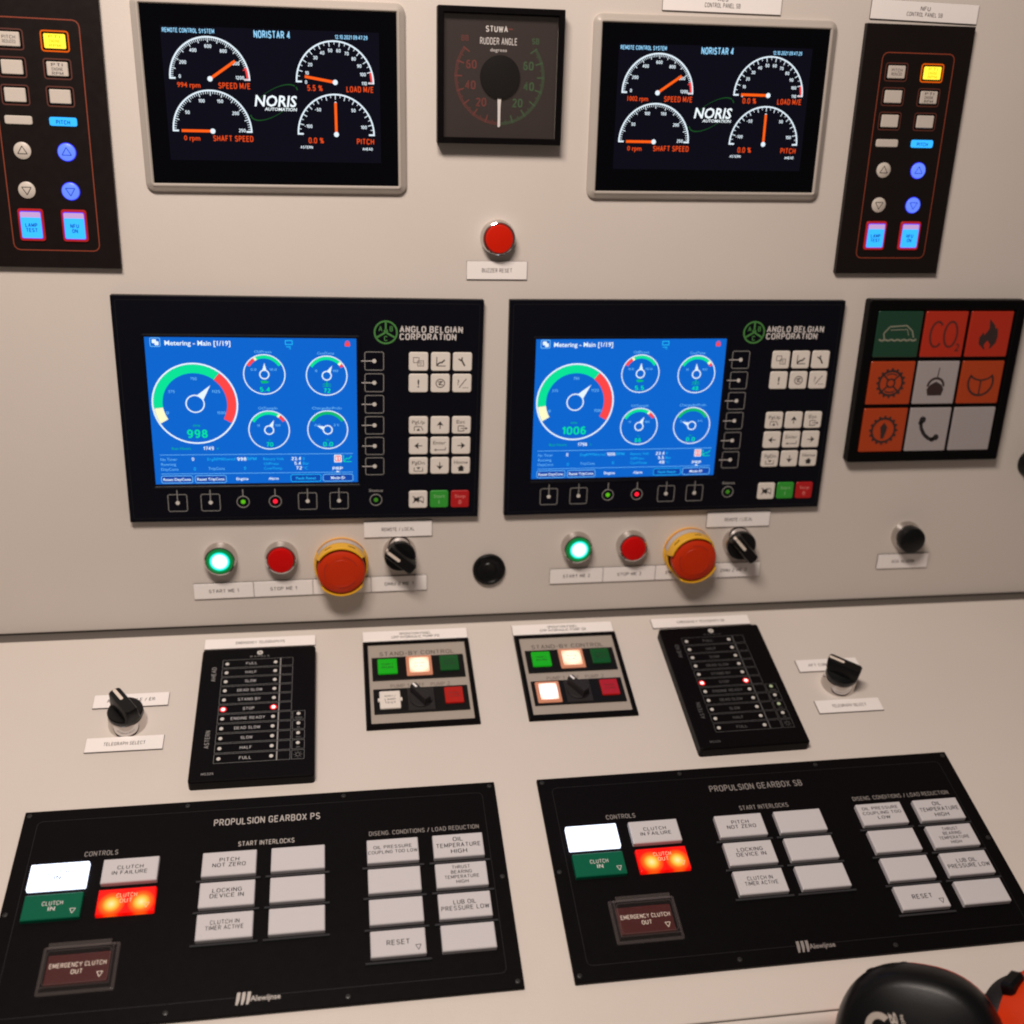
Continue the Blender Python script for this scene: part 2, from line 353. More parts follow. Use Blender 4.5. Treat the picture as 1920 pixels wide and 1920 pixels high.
    def lines(s, ts, x, w, h, dy, z, m, **k):
        for i, t in enumerate(ts): s.text(t, x, w+(i-(len(ts)-1)/2)*dy, h, z, m, **k)
        return s
    def mesh(s, name):
        me = bpy.data.meshes.new(name); me.from_pydata([(x*MM, y*MM, z*MM) for x, y, z in s.v], [], s.f)
        for m in s.m: me.materials.append(m)
        me.polygons.foreach_set('material_index', s.mi); me.polygons.foreach_set('use_smooth', s.sm)
        me.update()
        if any(s.sm): me.set_sharp_from_angle(angle=math.radians(38))
        return me
def part(name, g, parent, x=0, w=0, z=0, label=None):
    me = g.mesh(name) if isinstance(g, G) else g
    o = bpy.data.objects.new(name, me); COL.objects.link(o); o.parent = parent
    o.location = (x*MM, -w*MM, z*MM)
    if label: o['label'] = label
    return o

# ---------------------------------------------------------------- the two planes of the console
T = math.radians(15); S = 0.046223
FU = Matrix(((1, 0, 0), (0, math.sin(T), -math.cos(T)), (0, math.cos(T), math.sin(T)))).to_4x4()
FL = Matrix(((1, 0, 0), (0, math.cos(S), -math.sin(S)), (0, math.sin(S), math.cos(S)))).to_4x4()
def place(o, plane, x, y, rot=0.0, z=0.0):
    """x along the console, y up the upright panel (U) or down the desk (L), mm"""
    F, yy = (FU, y) if plane == 'U' else (FL, -y)
    o.matrix_world = F @ Matrix.Translation((x*MM, yy*MM, z*MM)) @ Matrix.Rotation(math.radians(rot), 4, 'Z')
    return o
def tag(o, label, cat, group=None):
    o['label'] = label; o['category'] = cat
    if group: o['group'] = group
    return o
def thing(name, label, cat, plane, x, y, rot=0.0, group=None):
    o = bpy.data.objects.new(name, None); COL.objects.link(o); o.empty_display_size = 0.01
    tag(o, label, cat, group); return place(o, plane, x, y, rot)
def solo(name, g, label, cat, plane, x, y, rot=0.0, group=None):
    o = bpy.data.objects.new(name, g.mesh(name)); COL.objects.link(o); tag(o, label, cat, group); return place(o, plane, x, y, rot)

# ---------------------------------------------------------------- setting: the console itself
g = G(); g.slab(-700, -760, 900, 0, 0.5, [(0, -20), (0, -1.2), (0.4, -0.35), (1.2, 0)], PAINT)
c1 = bpy.data.objects.new('console_upright_panel', g.mesh('console_upright_panel')); COL.objects.link(c1); c1['kind'] = 'structure'; place(c1, 'U', 0, 0)
g = G(); g.slab(-700, 9.5, 900, 398.5, 0.5, [(0, -14), (0, -1.0), (0.3, -0.3), (1.0, 0)], PAINT)
c2 = bpy.data.objects.new('console_desk_panel', g.mesh('console_desk_panel')); COL.objects.link(c2); c2['kind'] = 'structure'; place(c2, 'L', 0, 0)
g = G(); g.box(-700, -25, 900, 9.3, -20, -2.2, GAPSHADE)  # gap strip: shadow of the overhanging upright panel put into its colour
c3 = bpy.data.objects.new('console_gap_seal', g.mesh('console_gap_seal')); COL.objects.link(c3); c3['kind'] = 'structure'; place(c3, 'L', 0, 0)
# rounded steel lip along the front of the desk, the drop below it, lower worktop
g = G(); n = 10; vs = []; fs = []
prof = [(399.6, -6), (399.6, -0.3)] + [(400.2+9*math.sin(math.radians(a)), -9+9*math.cos(math.radians(a))) for a in range(0, 91, 10)]
for w, z in prof: vs += [(-700, w, z), (900, w, z)]
for k in range(len(prof)-1): fs.append((2*k, 2*k+2, 2*k+3, 2*k+1))
g.add(vs, fs, PAINT, True)
c4 = bpy.data.objects.new('console_front_lip', g.mesh('console_front_lip')); COL.objects.link(c4); c4['kind'] = 'structure'; place(c4, 'L', 0, 0)
DARKTOP = mat('dark_worktop', (0.05, 0.045, 0.045), 0.4, noise=0.05)
g = G(); g.box(-700, 405, 900, 800, -75, -60, DARKTOP); g.box(-700, 400.5, 900, 404.8, -59.5, -9.5, DARKTOP)
c5 = bpy.data.objects.new('lower_worktop', g.mesh('lower_worktop')); COL.objects.link(c5); c5['kind'] = 'structure'; place(c5, 'L', 0, 0)

# ---------------------------------------------------------------- label plates
def label_plate(plane, x, y, wd, ht, lines, label, rot=0.0, h=2.5, widths=None, group=None, dx=0):
    r = thing('label_plate', label, 'label', plane, x, y, rot, group)
    g = G(); g.box(0, 0, wd, ht, -0.2, 1.25, LCORE); g.slab(0, 0, wd, ht, 0.4, [(0.12, 1.25), (0.12, 1.4), (0.32, 1.6)], LABEL)
    part('plate', g, r)
    g = G()
    for i, t in enumerate(lines):
        W = widths[i] if widths else len(t)*h*0.82
        g.text(t, wd/2+dx, ht/2+(i-(len(lines)-1)/2)*h*1.55, h, 1.68, ENGR, width=W)
    part('lettering', g, r)
    return r

# ---------------------------------------------------------------- pitch control panels (upper corners)
def mk_key(w, h, r, m, z=1.2, bev=0.5, frame=None, fw=0, fh=0, fm=None):
    g = G()
    if fm: g.rrf(-fw/2, -fh/2, fw/2, fh/2, 2.2, 0.06, HOLE); g.rr(-fw/2, -fh/2, fw/2, fh/2, 2.2, 1.0, 0.12, fm)
    g.slab(-w/2, -h/2, w/2, h/2, r, [(0, 0.1), (0, z-bev), (bev, z)], m)
    return g
def pitch_panel(x, y, rot, label):
    r = thing('control_panel', label, 'control panel', 'U', x, y, rot, 'tall black pitch control panels')
    g = G(); g.slab(0, 0, 94.8, 199.7, 0.6, [(0, -0.3), (0, 4.5), (0.5, 5)], NFUB); part('plate', g, r)
    g = G(); g.rr(16.4, 21, 80.3, 186.6, 5, 0.75, 5.08, PORANGE); part('border_line', g, r)
    rows = [36.1, 55.0, 74.0]; txt = {(0, 0): ['PITCH', 'REDUCED'], (1, 0): ['PTI', 'ENGINE', 'RPM'], (1, 1): ['PTI', 'ENGINE', 'RPM']}
    for c, cx in enumerate((30.4, 62.0)):
        for i, cy in enumerate(rows):
            lit = (c == 1 and i == 0)
            o = part('key', mk_key(15, 9.9, 0.9, E_YEL if lit else LENSN, fw=20, fh=14.6, fm=E_ORL if lit else PBROWN), r, cx, cy, 5, 'lit yellow key' if lit else None)
            if (c, i) in txt:
                t = txt[(c, i)]; g = G(); g.lines(t, 0, 0, 1.9 if len(t) == 3 else 2.0, 3.0, 1.28, E_YELD if lit else INKG, width=9 if len(t) == 2 else 7.5); part('lettering', g, o)
        o = part('key', mk_key(19.6, 6.2, 1.5, E_CYK if c else LENSN), r, cx+(0.3 if c else 0.3), 91.5, 5, 'lit blue PITCH key' if c else None)
        if c: g = G(); g.text('PITCH', 0, 0.4, 2.6, 1.28, mat_txtblue, bold=True); part('lettering', g, o)
        for i, cy in enumerate((113.1, 141.6)):
            g = G(); g.lathe(0, 0, [(6.2, 0.1), (6.2, 0.9), (5.8, 1.2)], E_BLK if c else LENSN, 28)
            if c: g.band(0, 0, 6.2, 6.8, 0, 360, 0.12, E_BLR, 28)
            o = part('round_key', g, r, cx+0.6, cy, 5, 'lit blue round key' if c else None)
            sgn = 1 if i == 0 else -1
            g = G(); g.pline([(-3.4, 2.2*sgn), (3.4, 2.2*sgn), (0, -3.4*sgn)], 0.55, 1.28, mat_txtblue if c else INK, True); part('triangle', g, o)
        g = G(); g.slab(-9.3, -12, 9.3, 12, 2, [(0, 0.1), (0, 1.0), (0.6, 1.6)], E_REDFR); g.rrf(-7.8, -10.2, 7.8, 10.2, 1.2, 1.66, E_BLR)
        g.rrf(-7.4, -9.6, 7.4, 9.8, 1.0, 1.72, E_MAG); g.rrf(-7.3, -5.6, 7.3, 9.6, 0.6, 1.78, E_CYK)
        o = part('lit_key', g, r, cx+1.2, 167.2, 5)
        g = G(); g.lines(['LAMP', 'TEST'] if c == 0 else ['NFU', 'ON'], 0, 2.0, 2.5, 3.7, 1.86, mat_txtblue, bold=True); part('lettering', g, o)
    return r
E_ORL = emis('orange_frame_glow', (205, 85, 5), 0.9, 0.4)
mat_txtblue = emis('blue_print', (20, 60, 150), 0.8, 0.3)
pitch_panel(-362.4, 520.0, -0.64, 'tall black panel of lit keys at the left edge beside the display reading 994 rpm')
pitch_panel(326.4, 519.4, 0.34, 'tall black panel of lit keys under a white label at upper right')

# ---------------------------------------------------------------- remote control displays
def half_gauge(r, cx, cy, R, n, major, labels, red=None, pointer=0, minor_len=2.0):
    g = G(); Z = 0.10
    g.band(cx, cy, R-1.1, R, -1, 181, Z, E_WHITE)
    g.rect(cx-R, cy-0.6, cx-R+4.5, cy+0.6, Z, E_WHITE); g.rect(cx+R-4.5, cy-0.6, cx+R, cy+0.6, Z, E_WHITE)
    for k in range(n+1):
        a = 180-180*k/n; mj = (k % major == 0)
        mm = E_RED if red and a < red else E_WHITE
        g.tick(cx, cy, a, R-(4.2 if mj else minor_len+0.9), R-0.9, 0.55 if mj else 0.42, Z, mm)
    if red: g.band(cx, cy, R-2.6, R-1.2, 2, red, Z+0.03, E_RED)
    for a, t in labels:
        ar = math.radians(a); g.text(t, cx+(R-7.6)*math.cos(ar), cy-(R-6.6)*math.sin(ar)+0.3, 2.1, Z, E_WHITE, bold=True)
    a = math.radians(pointer)
    g.line(cx, cy, cx+(R-6.5)*math.cos(a), cy-(R-6.5)*math.sin(a), 2.0, Z+0.04, E_ORANGE); g.disc(cx, cy, 1.9, Z+0.08, E_WHITE, 16)
    part('gauge', g, r)
def remote_display(x, y, rot, rpm, load, lp, label):
    r = thing('display', label, 'display', 'U', x, y, rot, 'remote control displays')
    g = G(); g.slab(0, 0, 200.9, 139.4, 7, [(0, -0.3), (0, 2.4), (1.2, 3.8), (3.6, 4.6), (4.6, 5.8), (5.6, 5.9), (6.0, 5.6), (6.6, 4.6)], RIM, cap=False, seg=5, smooth=True); part('frame', g, r)
    g = G(); g.slab(6.6, 4.6+0.6, 194.3, 134.4, 1.5, [(-0.2, 4.3), (0, 4.75)], GLASSB); part('glass', g, r)
    s = part('screen', G().rect(20.4, 21.2, 180.9, 115.6, 4.83, E_LCDK), r)
    zz = 4.85
    for o in ():
        pass
    sub = bpy.data.objects
    half_gauge(ScreenAt(s, zz), 53.9, 57.0, 29.6, 60, 5, [(150, '200'), (120, '400'), (90, '600'), (60, '800'), (30, '1000'), (4, '1200'), (176, '0')], red=18, pointer=34)
    half_gauge(ScreenAt(s, zz), 147.0, 57.1, 29.6, 22, 2, [(180-180*k/11, str(10*k)) for k in range(12)], red=16, pointer=lp)
    half_gauge(ScreenAt(s, zz), 53.3, 94.2, 29.6, 50, 5, [(144, '50'), (108, '100'), (72, '150'), (36, '200'), (3, '250')], pointer=180)
    half_gauge(ScreenAt(s, zz), 146.7, 94.8, 29.6, 24, 2, [(165, '-100'), (128, '-50'), (90, '0'), (52, '50'), (15, '100')], pointer=90)
    Z = 4.93
    caption(s, 'REMOTE CONTROL SYSTEM', 22, 24.1, 2.6, Z, E_TITLE, 'L', 37, bold=True)
    caption(s, 'NORISTAR 4', 101.2, 25.0, 4.4, Z, E_TITLE, 'C', 26, bold=True)
    caption(s, '12.10.2021 09:47:29', 148, 25.1, 2.4, Z, E_TITLE, 'L', 24, bold=True)
    for t, u, w, W, al in ((rpm+' rpm', 38, 61.5, 17, 'C'), ('SPEED M/E', 71.5, 61.5, 23, 'C'), (load+' %', 131.5, 61.5, 11, 'C'), ('LOAD M/E', 165.7, 61.7, 20, 'C'),
                           ('0 rpm', 37.5, 99.3, 12, 'C'), ('SHAFT SPEED', 68.2, 99.3, 29.5, 'C'), ('0.0 %', 131, 99.5, 11, 'C'), ('PITCH', 169, 99.7, 12.6, 'C')):
        caption(s, t, u, w, 3.6, Z, E_ORTXT, al, W, bold=True)
    caption(s, 'ASTERN', 123.5, 104.6, 1.7, Z, E_WHITE, width=9, bold=True); caption(s, 'AHEAD', 170.5, 105.2, 1.7, Z, E_WHITE, width=7.5, bold=True)
    g = G(); g.text('NORIS', 101.2, 71.3, 8.2, Z+0.06, E_WHITEL, 'C', 31, bold=True, slant=0.16)
    g.text('AUTOMATION', 105, 77.3, 2.3, Z+0.06, E_WHITEL, 'C', 24, bold=True, slant=0.16)
    A = math.radians(32); n = 64   # slanted orbit around the name
    for k in range(n):
        if 0 < (k/n) < 0.02: continue
        pts = []
        for q, sc in ((k, 1.0), (k+1, 1.0)):
            t = 2*PI*q/n; X, Y = 20.5*math.cos(t), 8.6*math.sin(t); pts.append((100.3+X*math.cos(A)-Y*math.sin(A), 72.6-(X*math.sin(A)+Y*math.cos(A))))
        wd = 0.35+0.55*(0.5+0.5*math.cos(2*(2*PI*k/n)))
        if k % n not in range(20, 30) and k % n not in range(52, 62): g.line(*pts[0], *pts[1], wd, Z, E_LGREEN)
    part('maker_logo', g, s)
    return r
E_WHITEL = emis('lcd_logo_white', (235, 245, 250), 1.1, 0.05)
E_LCDK = mat('lcd_black', (0.002, 0.002, 0.004), 0.09, spec=0.32, emit=(0.0010, 0.0010, 0.0045), es=1.0)
class ScreenAt:
    def __init__(s, o, z): s.o = o; s.z = z
_part = part
def caption(parent, t, x, w, h, z, m, *a, **k):
    g = G(); g.text(t, x, w, h, z, m, *a, **k); return part('lettering', g, parent)
def part(name, g, parent, x=0, w=0, z=0, label=None):
    if isinstance(parent, ScreenAt): return _part(name, g, parent.o, x, w, z+parent.z, label)
    return _part(name, g, parent, x, w, z, label)
remote_display(-246.5, 517.8, 0.29, '994', '5.5', 171, 'silver framed black display reading 994 rpm, left of the round dial')
remote_display(101.4, 518.1, 0.52, '1002', '0.0', 179.5, 'silver framed black display right of the round dial, under a white label')

# ---------------------------------------------------------------- rudder angle indicator
r = thing('rudder_indicator', 'square black rudder angle dial with a white pointer hanging straight down', 'indicator', 'U', -21.4, 518.3, 0.18)
g = G(); g.slab(0, 0, 98.3, 98.7, 0.8, [(0, -0.3), (0, 11.2), (0.8, 12), (4.3, 12), (4.8, 10.2)], BLACK, cap=False); part('housing', g, r)
part('dial', G().rect(4.6, 4.6, 93.7, 94.1, 6.0, DIAL), r)
g = G(); Z = 6.08
for k in range(0, 71):
    for sg, mm in ((1, PGREEN), (-1, PRED)):
        if k == 0: continue
        a = -90+sg*k*1.8; mj = k % 10 == 0
        g.tick(49, 49, a, 29.5 if mj else (32 if k % 5 == 0 else 33.2), 35.5, 1.0 if mj else 0.5, Z, mm)
for k in (20, 40, 60):
    for sg, mm in ((1, PGREEN), (-1, PRED)):
        a = math.radians(-90+sg*k*1.85); g.text(str(k), 49+24*math.cos(a), 49-23.5*math.sin(a), 5.4, Z, mm, bold=True)
g.text('SB', 76.5, 22.8, 3.6, Z, PGREEN, bold=True); g.text('BB', 21.5, 22, 3.6, Z, PRED)
part('scale', g, r)
g = G(); caption(r, 'STUWA', 46, 15.0, 3.7, Z, PWHITE, width=16.5, bold=True); g.rect(55, 14.3, 58.4, 15.4, Z, PRED)
caption(r, 'RUDDER ANGLE', 47.6, 23.6, 4.4, Z, PWHITE, width=28.5); caption(r, 'degrees', 47.6, 29.7, 2.6, Z, PWHITE, width=13); part('logo_dash', g, r)
g = G(); g.poly([(47.4, 64), (50.4, 64), (49.6, 76), (49.3, 86), (48.0, 86), (47.8, 76)], 7.2, PWHITE); g.add([], [], PWHITE)
g.box(47.9, 63, 49.9, 85.5, 6.5, 7.15, PWHITE); part('pointer', g, r)
g = G(); g.lathe(49, 49, [(15.6, 6.1), (15.6, 8.2), (15.0, 8.6)], HOLE, 40); part('hub', g, r)
g = G(); g.rect(4.5, 4.5, 93.8, 94.2, 10.4, glassy('indicator_glass', 0.03, (0.4, 0.35, 0.32), 0.15)); part('glass', g, r)

# ---------------------------------------------------------------- push buttons
def push_button(x, y, capmat, name, label, group=None, h=12, bez=CHROME, ccap=None):
    r = thing(name, label, 'button', 'U', x, y, 0, group)
    g = G(); g.lathe(0, 0, [(14.6, -0.2), (14.6, 1.2), (14.2, 2.0), (13.9, h-4.5), (13.2, h-2.6), (12.4, h-2.2), (11.7, h-2.4), (11.4, h-4)], bez, 40, cap=False); part('bezel', g, r)
    g = G(); g.lathe(0, 0, [(11.35, h-4.2), (11.35, h-1.0), (10.9, h-0.2), (9.8, h), (0.5, h+0.15)], capmat, 40); part('cap', g, r)
    return r
push_button(30.0, 346.3, REDLIT, 'push_button', 'orange red push button in a chrome ring above the BUZZER RESET label')
push_button(-210.5, 67.3, M_GREENLAMP, 'push_button', 'left of the two glowing green start buttons', 'lit green start buttons')
push_button(110.8, 67.3, M_GREENLAMP, 'push_button', 'right of the two glowing green start buttons', 'lit green start buttons')
push_button(-158.0, 66.7, REDCAP, 'push_button', 'red stop button between the left green button and left emergency stop', 'red stop buttons')
push_button(163.2, 66.9, REDCAP, 'push_button', 'red stop button between the right green button and right emergency stop', 'red stop buttons')

# ---------------------------------------------------------------- emergency stops
def emergency_stop(x, y, rot, label):
    r = thing('emergency_stop', label, 'emergency stop', 'U', x, y, rot, 'emergency stop buttons in yellow collars')
    N = 72
    def Ht(a):     # wall height by angle, 90 = up
        d = abs((a-90+180) % 360-180); e = abs((a+90+180) % 360-180)
        if d < 58: return 24.0
        if d < 66: return 24.0-(d-58)*1.7
        if e < 46: return 21.5
        if e < 60: return 21.5-(e-46)*0.8
        return 10.3
    A = [360*k/N for k in range(N)]
    ring = lambda rad, zf: [(rad(a)*math.cos(math.radians(a)), -rad(a)*math.sin(math.radians(a)), zf(a)) for a in A]
    g = G(); g.lathe(0, 0, [(24.2, -0.2), (24.2, 2.2), (23.4, 3.0)], ESYEL, N, cap=False)
    ro = lambda a: 23.6+0.02*Ht(a)
    g.loops([ring(lambda a: 23.4, lambda a: 3.0), ring(ro, lambda a: Ht(a)-0.5), ring(lambda a: ro(a)-0.4, Ht), ring(lambda a: ro(a)-1.6, Ht), ring(lambda a: 21.6, lambda a: 3.5)], ESYEL, cap=True, smooth=True); g.disc(0, 0, 21.4, 3.8, HOLE, 40)  # black disc paints the shade of the gap around the head
    part('guard_collar', g, r)
    def wallband(a0, a1, z0, z1, m, off=0.15):
        g = G(); vs = []; n = 16
        for k in range(n+1):
            a = math.radians(a0+(a1-a0)*k/n); rr = 23.75+off
            vs += [(rr*math.cos(a), -rr*math.sin(a), z0), (rr*math.cos(a), -rr*math.sin(a), z1)]
        g.add(vs, [(2*k, 2*k+2, 2*k+3, 2*k+1) for k in range(n)], m); return g
    part('legend_band', wallband(32, 148, 3.6, 11.5, ESLAB), r)
    part('orange_line', wallband(32, 148, 2.2, 3.7, ESORG, 0.5), r)
    for a in (64, 116): part('slot_shade', wallband(a-8, a+8, 17.0, 19.4, HOLE), r)  # dark patches on the wall paint the shade inside the slots
    g = G(); g.lathe(0, 0, [(13, 2), (13, 11), (16, 12.5)], ESRED, 40, cap=False); part('stem', g, r)
    g = G(); g.lathe(0, 0, [(15, 11), (19.6, 12), (21.3, 15), (21.3, 19.6), (20.4, 21.8), (18.0, 23.1), (12.8, 23.8), (12.5, 23.6), (12.2, 23.6), (11.9, 23.9), (0.5, 24.2)], ESRED, 56); hd = part('mushroom_head', g, r)
    g = G()   # twist arrows, faint relief
    for a in (20, 140, 260): g.band(0, 0, 14.4, 15.2, a, a+62, 23.7, mat_esdark, 10)
    part('twist_arrow', g, hd)
    return r
mat_esdark = mat('emergency_stop_relief', (0.34, 0.018, 0.005), 0.5)
emergency_stop(-105.4, 58.8, 2, 'left of the two red emergency stops in yellow collars')
emergency_stop(219.0, 58.4, 20, 'right of the two red emergency stops in yellow collars')

# ---------------------------------------------------------------- rotary selectors
def selector(plane, x, y, ang, label, group, bez_h=8.0, rb=15.0, scale=1.0):
    r = thing('selector_switch', label, 'switch', plane, x, y, 0, group)
    g = G(); g.lathe(0, 0, [(rb, -0.2), (rb, 1.0), (rb-0.5, 2.0), (rb-0.9, bez_h-1.5), (rb-1.6, bez_h), (rb-2.4, bez_h)], CHROME, 44); part('bezel', g, r)
    k = G(); z0 = bez_h
    k.lathe(0, 0, [(13.4, z0-0.5), (14.0, z0+0.3), (14.0, z0+4.0), (13.2, z0+5.0)], KNOB, 44)
    # grip bar along +u, tapered
    L1, L2, wb, wt, zt = 14.6, 14.6, 6.2, 4.6, z0+16.0
    def bar(x1, x2, hw, z, rr=2.2):
        out = []
        for cx, cy, a0 in ((x2-rr, -hw+rr, -90), (x2-rr, hw-rr, 0), (-x1+rr, hw-rr, 90), (-x1+rr, -hw+rr, 180)):
            for q in range(4):
                a = math.radians(a0+30*q); out.append((cx+rr*math.cos(a), -(cy+rr*math.sin(a)), z))
        return out
    k.loops([bar(L2-0.6, L1-1.5, wb+0.6, z0+3.8), bar(L2, L1, wb-0.4, z0+8), bar(L2, L1+0.9, wt+0.5, zt-1.2), bar(L2-0.6, L1+0.4, wt-0.2, zt)], KNOB, smooth=True)
    kn = part('knob', k, r); kn.rotation_euler = (0, 0, math.radians(ang))
    m = G(); m.box(1.2, -1.35, L1+0.4, 1.35, zt-0.2, zt+0.25, MARK, r=1.0)
    m.add([(L1+1.15, 1.2, z0+9), (L1+1.15, -1.2, z0+9), (L1+0.7, -1.3, zt+0.1), (L1+0.7, 1.3, zt+0.1)], [(0, 1, 2, 3)], MARK)
    part('index_mark', m, kn)
    return r
selector('U', -53.0, 67.3, 140, 'black rotary selector below the left REMOTE / LOCAL label', 'black rotary selectors on the upright panel')
selector('U', 267.6, 66.6, 132, 'black rotary selector below the right REMOTE / LOCAL label', 'black rotary selectors on the upright panel')
selector('L', -281.0, 109.5, 126, 'black rotary selector on the desk left of the telegraph panels', 'black rotary selectors on the desk', 12.0, 15.2)
selector('L', 336.0, 109.0, 142, 'black rotary selector at the right end of the desk', 'black rotary selectors on the desk', 12.0, 15.2)

# black blanking plug, round black knobs
g = G(); g.lathe(0, 0, [(15.2, -0.2), (15.2, 2.6), (14.2, 3.8), (12.4, 4.0), (11.2, 2.6), (7.0, 2.2), (6.0, 3.0), (5.2, 2.8), (1.0, 2.2)], KNOB, 44)
solo('blanking_plug', g, 'round black plug between the two rows of buttons on the upright panel', 'plug', 'U', 29.2, 47.0)
def black_button(x, y, label):
    r = thing('black_button', label, 'button', 'U', x, y, 0, None)
    g = G(); g.lathe(0, 0, [(14.8, -0.2), (14.8, 1), (14.2, 2), (13.6, 6.5), (12.8, 7.5), (12.0, 7.4)], KNOB if x > 500 else CHROME, 40, cap=False); part('bezel', g, r)
    g = G(); g.lathe(0, 0, [(11.8, 6.5), (13.0, 8.5), (13.4, 12), (12.8, 15.2), (11.2, 16.4), (0.5, 16.8)], KNOB, 40); part('cap', g, r)
black_button(438.5, 67.5, 'black round button above a small white label at right, below the coloured tile panel')
black_button(557.5, 139.5, 'black round button cut off by the right edge of the picture')

# ---------------------------------------------------------------- labels
label_plate('U', 4.5, 327.2, 50.9, 15.0, ['BUZZER RESET'], 'white BUZZER RESET label under the upper red button', 0.0, 3.0, [25])
label_plate('U', 101.4+55-0.5, 518.1+14.0+5.0, 97.7, 15.0, ['RCS', 'CONTROL PANEL SB'], 'white label above the right silver display', 0.1, 3.0, [8, 29])
label_plate('U', 329.6, 537.4, 93.4, 14.6, ['NFU', 'CONTROL PANEL SB'], 'white CONTROL PANEL SB label above the right tall black panel', -0.6, 2.8, [8, 31])
def strip(x0, ys, xs, y0, ht, texts, labels, rot, grp):
    for i, t in enumerate(texts):
        a, b = xs[i], xs[i+1]
        label_plate('U', a+0.12, y0+(a-x0)*math.tan(math.radians(rot)), b-a-0.24, ht, [t], labels[i], rot, 2.9, [min(b-a-12, len(t)*2.55)], grp)
strip(-236, None, [-236, -183.6, -131.3, -79.1, -28.2], 42.6, 14.9, ['START ME 1', 'STOP ME 1', 'EM STOP ME 1', 'DMU 2 ME 1'],
      ['white START ME label under the left glowing green button', 'white STOP ME label under the left red stop button', 'white label half hidden by the left emergency stop', 'white DMU 2 ME 1 label below the left rotary selector'], 0.35, 'label plates under the left button row')
strip(86.6, None, [86.6, 137.7, 188.6, 240.0, 292.6], 44.8, 14.9, ['START ME 2', 'STOP ME 2', 'EM STOP ME 2', 'DMU 2 ME 2'],
      ['white START ME label under the right glowing green button', 'white STOP ME label under the right red stop button', 'white label half hidden by the right emergency stop', 'white label below the right rotary selector on the upright panel'], 0.1, 'label plates under the right button row')
label_plate('U', -84.7, 97.2, 61.1, 14.8, ['REMOTE / LOCAL'], 'white REMOTE / LOCAL label above the left selector', 0.15, 3.0, [29])
label_plate('U', 234.6, 97.2, 62.0, 14.8, ['REMOTE / LOCAL'], 'white REMOTE / LOCAL label above the right selector', 0.0, 3.0, [27])
label_plate('U', 413.2, 48.2, 53.0, 15.2, ['ACK ALARM'], 'small white label under the black round button at right', -0.1, 3.0, [23])
label_plate('L', -311.6, 78.4, 60.6, 14.4, ['AFT CONSOLE / ER'], 'white label behind the left desk selector, reading CONSOLE / ER', 0.0, 3.0, [38])
label_plate('L', -310.7, 124.3, 60.4, 14.5, ['TELEGRAPH SELECT'], 'white TELEGRAPH SELECT label in front of the left desk selector', -0.2, 3.0, [32])
label_plate('L', 305.6, 78.3, 59.5, 14.6, ['AFT CONSOLE / ER'], 'white label behind the right desk selector', 0.0, 3.0, [38])
label_plate('L', 306.2, 127.6, 60.3, 14.6, ['TELEGRAPH SELECT'], 'white label in front of the right desk selector', 0.0, 3.0, [32])
label_plate('L', -226.9, 39.4-21.0, 96.8, 12.3, ['EMERGENCY TELEGRAPH PS'], 'white EMERGENCY TELEGRAPH PS label behind the left telegraph panel', 0.0, 2.8, [42])
label_plate('L', 184.1-1.4, 38.3-21.6, 96.4, 12.3, ['EMERGENCY TELEGRAPH SB'], 'white EMERGENCY TELEGRAPH label behind the right telegraph panel', 0.3, 2.6, [46])
label_plate('L', -88.1, 32-14.5, 95.4, 13.2, ['OPERATION PANEL', 'CPP HYDRAULIC PUMP PS'], 'white OPERATION PANEL label behind the left stand-by panel', 0.1, 2.7, [28, 43])
label_plate('L', 49.2, 32-14.8, 95.0, 13.2, ['OPERATION PANEL', 'CPP HYDRAULIC PUMP SB'], 'white OPERATION PANEL label behind the right stand-by panel', 0.0, 2.7, [28, 43])

